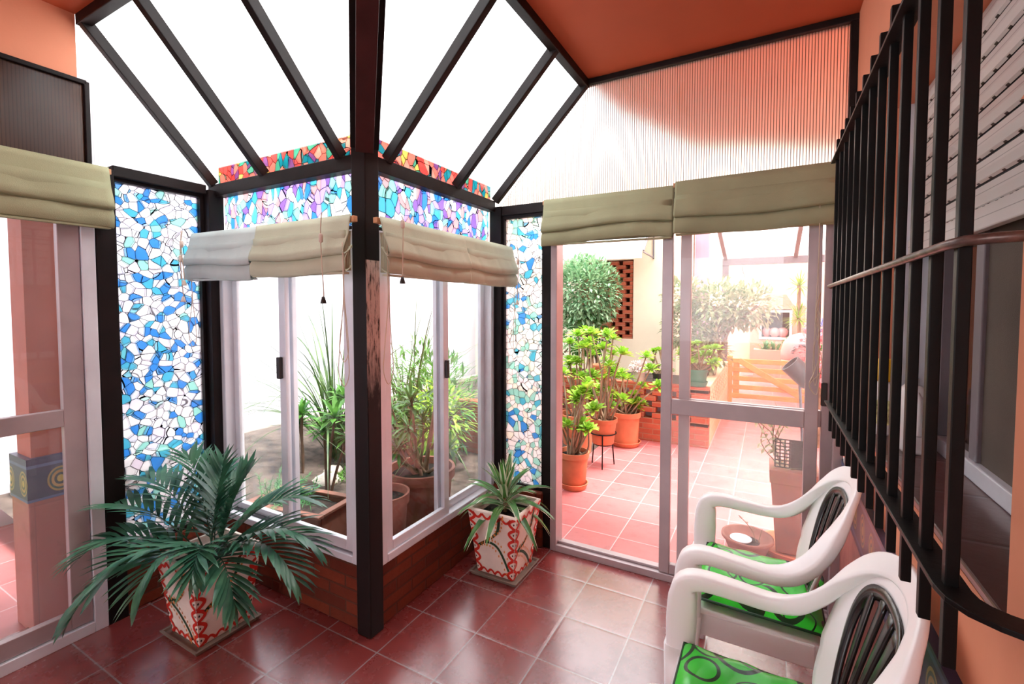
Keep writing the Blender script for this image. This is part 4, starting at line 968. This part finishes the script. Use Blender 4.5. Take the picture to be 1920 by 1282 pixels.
# round topiary bush
bu = thing('round_bush', (-2.15, 6.25, .5), 'dense grey green bush clipped to a ball in front of the brick lattice', 'bush')
rd = random.Random(31)
put('foliage', leafball(MB(), (-2.27, 6.25, 1.68), .50, 4200, .085, .042, rd, 1.04, .3), 'leaf_g', bu)
put('foliage', leafball(MB(), (-2.25, 6.25, 1.12), .38, 700, .085, .042, rd, .8), 'leaf_d', bu)
m = MB()
for q in range(6): m.tube(smooth_path([(-2.15 + .02 * q, 6.25, .5), (-2.2 + rd.uniform(-.1, .1), 6.25 + rd.uniform(-.1, .1), .95), (-2.2 + rd.uniform(-.3, .3), 6.25 + rd.uniform(-.3, .3), 1.5)], 4), .018, 6)
put('trunk', m, 'stem_d', bu)
# variegated shrub
vb = thing('variegated_shrub', (-.72, 6.35, .5), 'loose pale variegated shrub seen through the dusty glass of the patio door', 'shrub')
m = MB(); rd = random.Random(33)
for (x, y, z, r_, n) in ((-.85, 6.4, 1.25, .38, 800), (-.5, 6.3, 1.5, .36, 700), (-.2, 6.25, 1.5, .30, 450), (-.95, 6.4, 1.6, .28, 400), (-.7, 6.3, .95, .3, 400)): leafball(m, (x, y, z), r_, n, .10, .05, rd, .9, .25)
put('foliage', m, 'leaf_v', vb)
m = MB()
for q in range(7): m.tube(smooth_path([(-.7 + .02 * q, 6.35, .48), (-.65 + rd.uniform(-.15, .15), 6.3, .9), (-.55 + rd.uniform(-.45, .45), 6.3, 1.5)], 4), .016, 6)
put('branches', m, 'stem', vb)
# bougainvillea and blue flowers at the right
fb = thing('pink_flower_shrub', (.50, 5.9, 0), 'pink flowering shrub at the right edge of the patio door', 'shrub')
m = MB(); leafball(m, (.50, 5.9, .95), .24, 420, .07, .045, rd, 1.3, .2); put('blossom', m, 'flower', fb)
put('stems', MB().tube([(.5, 5.9, -.02), (.5, 5.9, .5), (.52, 5.9, .9)], .015, 6), 'stem', fb)
m = MB(); leafball(m, (.68, 8.6, 1.15), .17, 260, .06, .04, rd, .8, .2)
t = thing('blue_hydrangea', (.68, 8.6, 0), 'bluish flower head on a tall stem behind the pink shrub', 'plant')
put('blossom', m, leafmat('blue_flower', (150, 165, 214), (190, 200, 230), .6, .3), t); put('stem', MB().tube([(.68, 8.6, -.02), (.68, 8.6, 1.05)], .02, 6), 'stem', t)

# ---------------------------------------------------------------- outside: pots and plants
def rosette_mesh(n, L, w, seed, up=.9):
    rd = random.Random(seed); m = MB()
    for i in range(n):
        f = i / n; az = i * 2.399; e = R(80 - 78 * f * up) + rd.uniform(-.1, .1)
        d = Vector((math.cos(az) * math.cos(e), math.sin(az) * math.cos(e), math.sin(e))); sd = d.cross(Vector((0, 0, 1)))
        m.blade(d * .006, d, L * (.55 + .45 * f) * rd.uniform(.9, 1.1), w, .25, 3, .35, tip=.35, wide=.72, side=sd)
    return m
ROS = [rosette_mesh(26, .095, .034, 1).mesh('rosette'), rosette_mesh(26, .085, .03, 2, 1.05).mesh('rosette')]
for me in ROS:
    me.materials.append(M['aeo'])
    for p in me.polygons: p.use_smooth = True
def rosette(par, p, s, rd, mat=None):
    o = bpy.data.objects.new('rosette', rd.choice(ROS)); COL.objects.link(o); o.parent = par
    o.location = Vector(p) - ORG[par.name]; o.scale = (s,) * 3; o.rotation_euler = (rd.uniform(-.4, .4), rd.uniform(-.4, .4), rd.uniform(0, 6))
def round_pot(t, c, rb, rt, z0, H, mat, saucer=None, nm='pot'):
    o = put(nm, MB().lathe([(rb * .96, 0), (rb, .004), (rt * .94, H * .84), (rt * 1.02, H * .85), (rt * 1.04, H), (rt * .95, H), (rt * .9, H * .88), (.01, H * .86)], (c[0], c[1], z0), 28), mat, t, smooth=False)
    for p in o.data.polygons: p.use_smooth = True
    md = o.modifiers.new('b', 'EDGE_SPLIT'); md.split_angle = R(40)
    put('soil', MB().lathe([(rt * .9, H * .885), (.005, H * .9)], (c[0], c[1], z0), 20, False), 'potsoil', t)
    if saucer: put('saucer', MB().lathe([(rb * 1.05, 0), (rb * 1.25, .045), (rb * 1.28, .05), (rb * 1.2, .05), (rb * 1.02, .012)], (c[0], c[1], z0 - .008), 28), saucer, t)
def aeonium(name, c, z0, rb, rt, H, potmat, heads, label, seed, saucer=None, grp=None, th=.011):
    t = thing(name, (c[0], c[1], z0), label, 'potted plant', grp); rd = random.Random(seed)
    round_pot(t, c, rb, rt, z0, H, potmat, saucer)
    zs = z0 + H * .88; fork = {}
    for i, (dx, dy, hz, s) in enumerate(heads):
        b = Vector((c[0] + rd.uniform(-.5, .5) * rt, c[1] + rd.uniform(-.5, .5) * rt, zs)); e = Vector((c[0] + dx, c[1] + dy, z0 + hz))
        mid = b.lerp(e, .5) + Vector((rd.uniform(-.04, .04), rd.uniform(-.04, .04), -.06 * rd.random()))
        put('stem', MB().tube(smooth_path([b, mid, e + Vector((0, 0, .01))], 5), [th * (1 - .04 * q) for q in range(11)], 7), 'stem', t, smooth=True)
        rosette(t, e, s, rd)
    return t
def heads(n, rx, ry, z0, z1, s0, s1, seed, cx=0, cy=0):
    rd = random.Random(seed); return [(cx + rd.uniform(-1, 1) * rx, cy + rd.uniform(-1, 1) * ry, rd.uniform(z0, z1), rd.uniform(s0, s1)) for _ in range(n)]
GP = 'terracotta pots of aeonium on the patio'
PZ = -.02
aeonium('potted_aeonium', (-1.40, 3.62), PZ + .008, .095, .125, .30, 'terra', heads(16, .18, .14, .42, 1.0, .8, 1.15, 41, .02), 'leggy green aeonium in the terracotta pot nearest the open door, on a saucer', 41, 'terra', GP)
t2 = aeonium('potted_aeonium', (-1.35, 4.25), .20, .10, .13, .24, 'terra', heads(20, .22, .2, .34, 1.05, .9, 1.3, 43), 'bright green aeonium in the terracotta pot held on a thin iron stand', 43, None, GP)
aeonium('potted_aeonium', (-1.34, 5.02), PZ + .008, .13, .155, .36, 'terra', heads(13, .16, .12, .38, .55, .9, 1.2, 45) + heads(10, .34, .14, .6, 1.0, 1.0, 1.3, 46), 'low bushy aeonium in a terracotta pot against the low brick wall', 45, 'terra', GP)
aeonium('potted_aeonium', (-1.72, 4.55), PZ, .14, .18, .40, 'terra', heads(16, .25, .25, .6, 1.25, 1.0, 1.4, 47), 'tall aeonium in a broad terracotta pot behind the other patio pots', 47, None, GP)
ps = thing('plant_stand', (-1.35, 4.25, PZ), 'thin black iron stand holding a terracotta pot', 'plant stand')
put('ring', MB().tube([(-1.35 + .122 * math.cos(a), 4.25 + .122 * math.sin(a), .30) for a in [math.pi * 2 * i / 24 for i in range(25)]], .006, 6), 'iron', ps)
put('ring', MB().tube([(-1.35 + .08 * math.cos(a), 4.25 + .08 * math.sin(a), .192) for a in [math.pi * 2 * i / 24 for i in range(25)]], .006, 6), 'iron', ps)
for i in range(3):
    a = R(-75 + 120 * i); put('leg', MB().tube([(-1.35 + .125 * math.cos(a), 4.25 + .125 * math.sin(a), .30), (-1.35 + .10 * math.cos(a), 4.25 + .10 * math.sin(a), .19), (-1.35 + .12 * math.cos(a), 4.25 + .12 * math.sin(a), PZ)], .006, 6), 'iron', ps)
# teal pot at the door edge
t = thing('teal_pot', (-1.47, 3.30, PZ), 'small teal pot at the left edge of the door opening', 'pot'); round_pot(t, (-1.47, 3.30), .07, .09, PZ, .20, 'green_pot')
# pots on the low wall
aeonium('potted_aeonium', (-1.06, 5.34), .645, .055, .068, .10, 'black_pot', heads(9, .13, .05, .12, .36, .55, .75, 51), 'small aeonium in a black pot and grey saucer on the low brick wall', 51, 'grey_pl')
aeonium('potted_aeonium', (-.655, 5.36), .645, .085, .105, .17, 'green_pot', heads(22, .2, .1, .2, .46, .75, 1.0, 53), 'bushy aeonium in a green pot on the low brick wall behind the dusty glass', 53, 'green_pot')
t = thing('potted_succulent', (-1.28, 5.35, .632), 'pale trailing succulent in a beige pot on the low brick wall', 'potted plant'); round_pot(t, (-1.28, 5.345), .06, .078, .632, .15, 'stone')
put('foliage', leafball(MB(), (-1.27, 5.34, .80), .12, 420, .03, .018, random.Random(5), .55, .3), 'succ', t)
t = thing('terracotta_pot', (-1.72, 5.34, .632), 'plain terracotta pot on the low brick wall, partly hidden behind aeonium stems', 'pot'); round_pot(t, (-1.72, 5.34), .09, .115, .632, .17, 'terra')
# tall square pot with lattice box, lamp and sapling
tp = thing('potted_sapling', (.15, 3.25, PZ), 'sparse sapling in a tall tapered terracotta pot with black mesh box outside the door', 'potted plant')
tcx, tcy = .155, 3.28
def taper(m, c, w0, w1, z0, z1):
    return m.add([(c[0] + a * w, c[1] + b * w, z) for w, z in ((w0, z0), (w1, z1)) for a, b in ((-1, -1), (1, -1), (1, 1), (-1, 1))], [(3, 2, 1, 0), (4, 5, 6, 7), (0, 1, 5, 4), (1, 2, 6, 5), (2, 3, 7, 6), (3, 0, 4, 7)])
m = taper(MB(), (tcx, tcy), .085, .12, PZ + .03, .44); taper(m, (tcx, tcy), .126, .13, .44, .52)
put('pot', m, 'terra_d', tp, bevel=.004)
put('saucer', MB().lathe([(.15, 0), (.185, .05), (.19, .055), (.175, .055), (.14, .018)], (tcx, tcy, PZ), 32), 'terra', tp)
m = MB()
for i in range(9):
    a = -.10 + .025 * i; m.box((tcx + a - .004, tcy - .09, .53), (tcx + a + .004, tcy - .085, .70)); m.box((tcx - .10, tcy - .09, .53 + i * .021), (tcx + .10, tcy - .085, .537 + i * .021))
m.box((tcx - .02, tcy - .084, .53), (tcx + .10, tcy - .078, .70))
put('mesh_box', m, 'knob_b', tp)
rd = random.Random(61); m, lf = MB(), MB()
for q in range(7):
    pts = smooth_path([(tcx - .05, tcy - .02, .5), (tcx - .1 + rd.uniform(-.08, .06), tcy - .03, .65), (tcx - .12 + rd.uniform(-.16, .14), tcy + rd.uniform(-.1, .1), .85)], 5); m.tube(pts, .003, 5)
    for p in pts[4:]:
        for z in range(2): lf.blade(p, (rd.uniform(-1, 1), rd.uniform(-1, 1), rd.uniform(-.4, .5)), .055, .022, .5, 2)
put('stems', m, 'stem', tp); put('leaves', lf, 'leaf_v', tp)
m = MB()
for q in range(60): m.blade((tcx + rd.uniform(-.1, .1), tcy + rd.uniform(-.1, .1), .515), (rd.uniform(-1, 1), rd.uniform(-1, 1), 1.2), .07, .008, .8, 2)
put('grass', m, 'leaf_v', tp)
gl_ = thing('garden_spotlight', (.19, 3.3, .5), 'grey cylindrical garden spotlight on a pole in the tall pot', 'lamp')
put('pole', MB().tube([(.205, 3.27, .5), (.19, 3.27, .8), (.175, 3.27, 1.04)], .008, 8), 'greysteel', gl_)
ax = Vector((-.62, -.1, .62)).normalized(); q = Vector((.175, 3.27, 1.10)); rot = ax.to_track_quat('Z', 'Y').to_matrix().to_4x4(); rot.translation = q
sh = MB().lathe([(.02, -.085), (.055, -.08), (.06, -.07), (.06, .075), (.05, .075), (.045, .05)], (0, 0, 0), 24); sh.v = [rot @ v for v in sh.v]
put('lamp_head', sh, 'lampgrey', gl_, smooth=True).modifiers.new('b', 'EDGE_SPLIT')
bo = thing('clay_bowl', (-.07, 3.16, PZ), 'wide shallow clay bowl with a dry sprig on the tiles outside the door', 'bowl')
bc = (-.085, 3.17)
put('bowl', MB().lathe([(.09, 0), (.10, .004), (.135, .085), (.146, .09), (.146, .105), (.132, .105), (.12, .08), (.02, .06)], (bc[0], bc[1], PZ), 32), 'terra_d', bo, smooth=True)
put('contents', MB().lathe([(.124, .068), (.01, .072)], (bc[0], bc[1], PZ), 24, False), 'potsoil', bo)
put('saucer', MB().lathe([(.005, .078), (.06, .078), (.062, .084), (.05, .086), (.005, .082)], (bc[0] - .035, bc[1] - .01, PZ), 20), 'fascia', bo)
m = MB().tube(smooth_path([(bc[0] + .05, bc[1], .05), (bc[0] + .02, bc[1] + .02, .12), (bc[0] - .05, bc[1], .2)], 4), .0025, 5).tube([(bc[0] + .06, bc[1], .05), (bc[0] + .08, bc[1], .14)], .0025, 5)
for q in range(8): m.blade((bc[0] - .04 + q * .012, bc[1], .19 - q * .012), (rd.uniform(-1, 1), rd.uniform(-1, 1), .4), .03, .012, .4, 2)
put('sprig', m, 'stem', bo)

# ---------------------------------------------------------------- garden bed behind the corner windows
pb = thing('planter_box', (-2.32, 1.95, .12), 'brown rectangular planter box with ferns outside the left corner window', 'planter')
A = [(-2.35, 1.72), (-2.12, 1.78), (-2.17, 2.02), (-2.68, 1.96), (-2.66, 1.74)]
bx0, bx1, by0, by1, bz = -2.72, -2.12, 1.70, 2.0, .31
mm = Matrix.Translation((-2.17, 1.71, 0)) @ Matrix.Rotation(R(8), 4, 'Z')
m = MB()
for a, b in (((-.55, 0, .1), (0, .025, bz)), ((-.55, .275, .1), (0, .30, bz)), ((-.55, .025, .1), (-.525, .275, bz)), ((-.025, .025, .1), (0, .275, bz))): m.box(a, b, mm)
for a, b in (((-.565, -.015, bz), (.015, .028, bz + .018)), ((-.565, .272, bz), (.015, .315, bz + .018)), ((-.565, .028, bz), (-.522, .272, bz + .018)), ((-.028, .028, bz), (.015, .272, bz + .018))): m.box(a, b, mm)
put('box', m, 'boxbrown', pb, bevel=.004)
put('soil', MB().box((-.525, .025, .12), (-.025, .275, bz - .03), mm), 'potsoil', pb)
rd = random.Random(71); m = MB()
for q in range(36):
    p = mm @ Vector((rd.uniform(-.5, -.25), rd.uniform(.05, .25), bz - .03)); az = rd.uniform(0, 6.3); e = R(rd.uniform(30, 80)); d = Vector((math.cos(az) * math.cos(e), math.sin(az) * math.cos(e), math.sin(e))); L = rd.uniform(.15, .26); pts = [p + d * (L * i / 6) + Vector((0, 0, -.06 * (i / 6) ** 2)) for i in range(7)]
    m.tube(pts, .002, 4)
    for i in range(1, 7):
        for q2 in range(6): m.blade(pts[i], d * .4 + Vector((rd.uniform(-1, 1), rd.uniform(-1, 1), rd.uniform(-.4, .6))), .04, .005, .3, 2)
put('fern_foliage', m, 'fern', pb)
def tree_aeo(name, base, heads_, label, seed, leafL=.14, mat='leaf_d', grp=None):
    t = thing(name, base, label, 'plant', grp); rd = random.Random(seed)
    for (dx, dy, hz, s) in heads_:
        e = Vector(base) + Vector((dx, dy, hz)); b = Vector(base) + Vector((dx * .15, dy * .15, -.03))
        put('stem', MB().tube(smooth_path([b, b.lerp(e, .5) + Vector((rd.uniform(-.02, .02), rd.uniform(-.02, .02), 0)), e], 4), .010, 6), 'stem_d', t, smooth=True)
        m = MB()
        for i in range(26):
            az = i * 2.399; el = R(75 - 85 * i / 26); d = Vector((math.cos(az) * math.cos(el), math.sin(az) * math.cos(el), math.sin(el)))
            m.blade(e, d, leafL * s * rd.uniform(.8, 1.1), .034 * s, .5, 3, .3, wide=.65)
        put('leaf_head', m, mat, t, smooth=True)
    return t
GS = 'leafy stems in the garden bed'
gz = .12
tree_aeo('garden_aeonium', (-3.22, 2.40, gz), [(.0, 0, .52, 1.1), (-.1, .05, .42, 1.0)], 'short green stem with two leaf rosettes behind the left end of the planter box', 81, grp=GS)
tree_aeo('garden_aeonium', (-2.82, 2.30, gz), [(.06, .03, .56, 1.25), (-.08, .05, .44, 1.0), (.1, .12, .40, 1.0)], 'taller forked green plant with leaf rosettes just left of the corner post', 82, grp=GS)
tree_aeo('garden_aeonium', (-3.12, 2.75, gz), [(0, 0, .60, 1.3), (.15, .1, .66, 1.3), (-.15, .05, .55, 1.2)], 'leaf rosettes farther back in the garden bed, left of the corner post', 83, grp=GS)
def grass_clump(name, c, n, L0, L1, w, label, seed, emin=62, emax=88, droop=1.75, azr=(0, 360)):
    rd = random.Random(seed); m = MB()
    for q in range(n):
        az = R(rd.uniform(*azr)); e = R(rd.uniform(emin, emax)); L = rd.uniform(L0, L1)
        m.blade(Vector(c) + Vector((rd.uniform(-.06, .06), rd.uniform(-.06, .06), 0)), (math.cos(az) * math.cos(e), math.sin(az) * math.cos(e), math.sin(e)), L, w * rd.uniform(.6, 1.3), droop * rd.uniform(.6, 1.6), 12, .3, wide=.25)
    return tag(put(name, m, 'blade', smooth=True, org=c), label, 'grass plant')
grass_clump('ornamental_grass', (-3.30, 2.80, gz), 70, 1.15, 1.7, .024, 'tall arching grass blades against the white wall left of the corner post', 91)
grass_clump('ornamental_grass', (-2.95, 3.3, gz), 46, 1.1, 1.6, .02, 'fine arching grass behind the right corner window', 92)
def branch_pot(c, z0, rb, rt, H, label, seed, nb, hmax, mat, spread, nleaf=300):
    t = thing('potted_shrub', (c[0], c[1], z0), label, 'potted plant'); rd = random.Random(seed); round_pot(t, c, rb, rt, z0, H, 'terra_d')
    m, lf = MB(), MB()
    for q in range(nb):
        e = Vector((c[0] + rd.uniform(-1, 1) * spread, c[1] + rd.uniform(-1, 1) * spread, z0 + H + rd.uniform(.3, 1) * hmax))
        pts = smooth_path([(c[0] + rd.uniform(-.05, .05), c[1] + rd.uniform(-.05, .05), z0 + H * .85), (c[0] + (e.x - c[0]) * .6, c[1] + (e.y - c[1]) * .6, (z0 + H + e.z) / 2 - .05), e], 5)
        m.tube(pts, [.013 * (1 - .06 * i) for i in range(11)], 6)
        for k_ in range(nleaf // nb):
            az = k_ * 2.399; el = R(rd.uniform(-20, 80)); lf.blade(e - Vector((0, 0, .05 * rd.random())), (math.cos(az) * math.cos(el), math.sin(az) * math.cos(el), math.sin(el)), rd.uniform(.09, .15), .024, .6, 3, .3, wide=.6)
    put('branches', m, 'stem', t, smooth=True); put('foliage', lf, mat, t, smooth=True)
branch_pot((-1.93, 2.30), gz - .03, .17, .21, .38, 'large dark pot with a branching leafy shrub behind the right corner window', 95, 16, .55, 'leaf_d', .25, 420)
t = thing('potted_grass', (-1.80, 1.90, gz - .03), 'dark terracotta pot beside the corner post outside the right corner window', 'potted plant'); round_pot(t, (-1.86, 1.90), .105, .135, gz - .03, .37, 'terra_d')
m = MB(); rd = random.Random(96)
for q in range(16): m.blade((-1.86 + rd.uniform(-.06, .06), 1.9 + rd.uniform(-.06, .06), .43), (rd.uniform(-1, 1), rd.uniform(-1, 1), 2), rd.uniform(.3, .6), .007, 1.2, 8)
put('grass', m, 'blade', t)
def shrub(c, r, n, label, seed, mat='leaf_d', L=.13, w=.03, sq=1.1):
    t = thing('leafy_shrub', (c[0], c[1], gz), label, 'shrub', 'shrubs in the garden bed'); rd = random.Random(seed)
    put('foliage', leafball(MB(), c, r, n, L, w, rd, sq, .2), mat, t)
    m = MB()
    for q in range(7): m.tube(smooth_path([(c[0], c[1], gz - .02), (c[0] + rd.uniform(-.1, .1), c[1], (gz + c[2]) / 2), (c[0] + rd.uniform(-.8, .8) * r, c[1] + rd.uniform(-.5, .5) * r, c[2])], 4), .012, 5)
    put('branches', m, 'stem_d', t)
shrub((-2.62, 3.35, .62), .40, 700, 'broad dark green shrub in the middle of the garden bed', 97)
shrub((-2.35, 3.05, .58), .26, 420, 'bright green shrub near the mullion of the right corner window', 98, 'aeo', .10, .03)
shrub((-2.3, 4.75, 1.0), .42, 620, 'blue green shrub seen through the far pane of the right corner window', 99, 'leaf_g')
shrub((-3.2, 3.9, .72), .40, 420, 'dark shrub low against the white garden wall', 100)
pp = thing('reflection_pillar', (-2.28, 3.9, gz), 'slim red brick pillar with pale cap added to stand for a window reflection', 'pillar')  # added shape in place of a likely reflection of the patio pots
put('shaft', MB().box((-2.36, 3.86, gz - .05), (-2.22, 4.0, 1.22)), 'brick_l', pp); put('cap', MB().lathe([(.09, 1.22), (.11, 1.25), (.11, 1.29), (.07, 1.34), (.01, 1.36)], (-2.29, 3.93, 0), 18), 'stone', pp, smooth=True)
t = thing('garden_pot', (-1.95, 3.6, .62), 'brown pot standing on the garden bed wall behind the right corner window', 'pot'); round_pot(t, (-1.93, 3.61), .08, .105, .622, .17, 'terra_d')
def rock(c, r, label, seed):
    m = MB(); rd = random.Random(seed); ph = [rd.uniform(0, 6) for _ in range(4)]
    def fn(u, v):
        th, p_ = 2 * math.pi * u, math.pi * v; d = Vector((math.sin(p_) * math.cos(th), math.sin(p_) * math.sin(th), .65 * math.cos(p_))); k = 1 + .15 * math.sin(3 * d.x * 2 + ph[0]) * math.sin(2 * d.y * 3 + ph[1]) + .1 * math.sin(5 * d.z + ph[2])
        return Vector(c) + d * (r * k)
    tag(put('garden_stone', m.grid(fn, 20, 12), 'stone', smooth=True, org=c), label, 'stone', 'stones in the garden bed')
rock((-3.5, 3.0, .16), .09, 'pale stone lying left of the tall garden stems', 1)
rock((-3.1, 2.6, .14), .07, 'smaller pale stone in front of the leafy shrub', 2)
rock((-3.0, 2.45, .13), .10, 'flat pale stone near the brown planter box', 3)
m = MB(); rd = random.Random(101)
for q in range(2600):
    cx, cy, r_ = rd.choice(((-3.3, 2.65, .2), (-2.95, 2.7, .25), (-2.4, 2.8, .3), (-3.6, 3.1, .25), (-3.3, 4.4, .6)))
    a = rd.uniform(0, 6.3); k_ = r_ * rd.random() ** .6; x, y = cx + k_ * math.cos(a), cy + k_ * math.sin(a)
    m.blade((x, y, .13), (rd.uniform(-1, 1), rd.uniform(-1, 1), 1), .05, .012, .6, 2)
o = put('ground_cover', m, 'lawn'); tag(o, 'short green ground cover growing on the garden soil', 'ground cover', kind='stuff')

# ---------------------------------------------------------------- outside the left door
cl = thing('tiled_column', (-3.02, .89, -.02), 'square porch column with painted border tiles outside the left door', 'column')
cx0, cx1, cy0, cy1 = -3.14, -2.93, .765, 1.0
put('shaft', MB().box((cx0 + .02, cy0 + .02, -.02), (cx1 - .02, cy1 - .02, 2.6)), paint('terracotta_column_paint', (184, 98, 76), .7), cl)
put('tile_base', MB().box((cx0, cy0, -.02), (cx1, cy1, .6)), 'wains', cl, bevel=.004)
put('tile_border', MB().box((cx0 - .003, cy0 - .003, .6), (cx1 + .003, cy1 + .003, .8)), 'border', cl)
S('ceiling_porch', MB().box((-4.2, -4, 2.6), (LX - .02, .76, 2.7)), 'steel', 'dark porch roof outside the left door', 'ceiling')
t = shrub((-3.9, .55, .5), .3, 420, 'leafy shrub at the left edge outside the sliding door', 111, 'aeo', .1, .04)
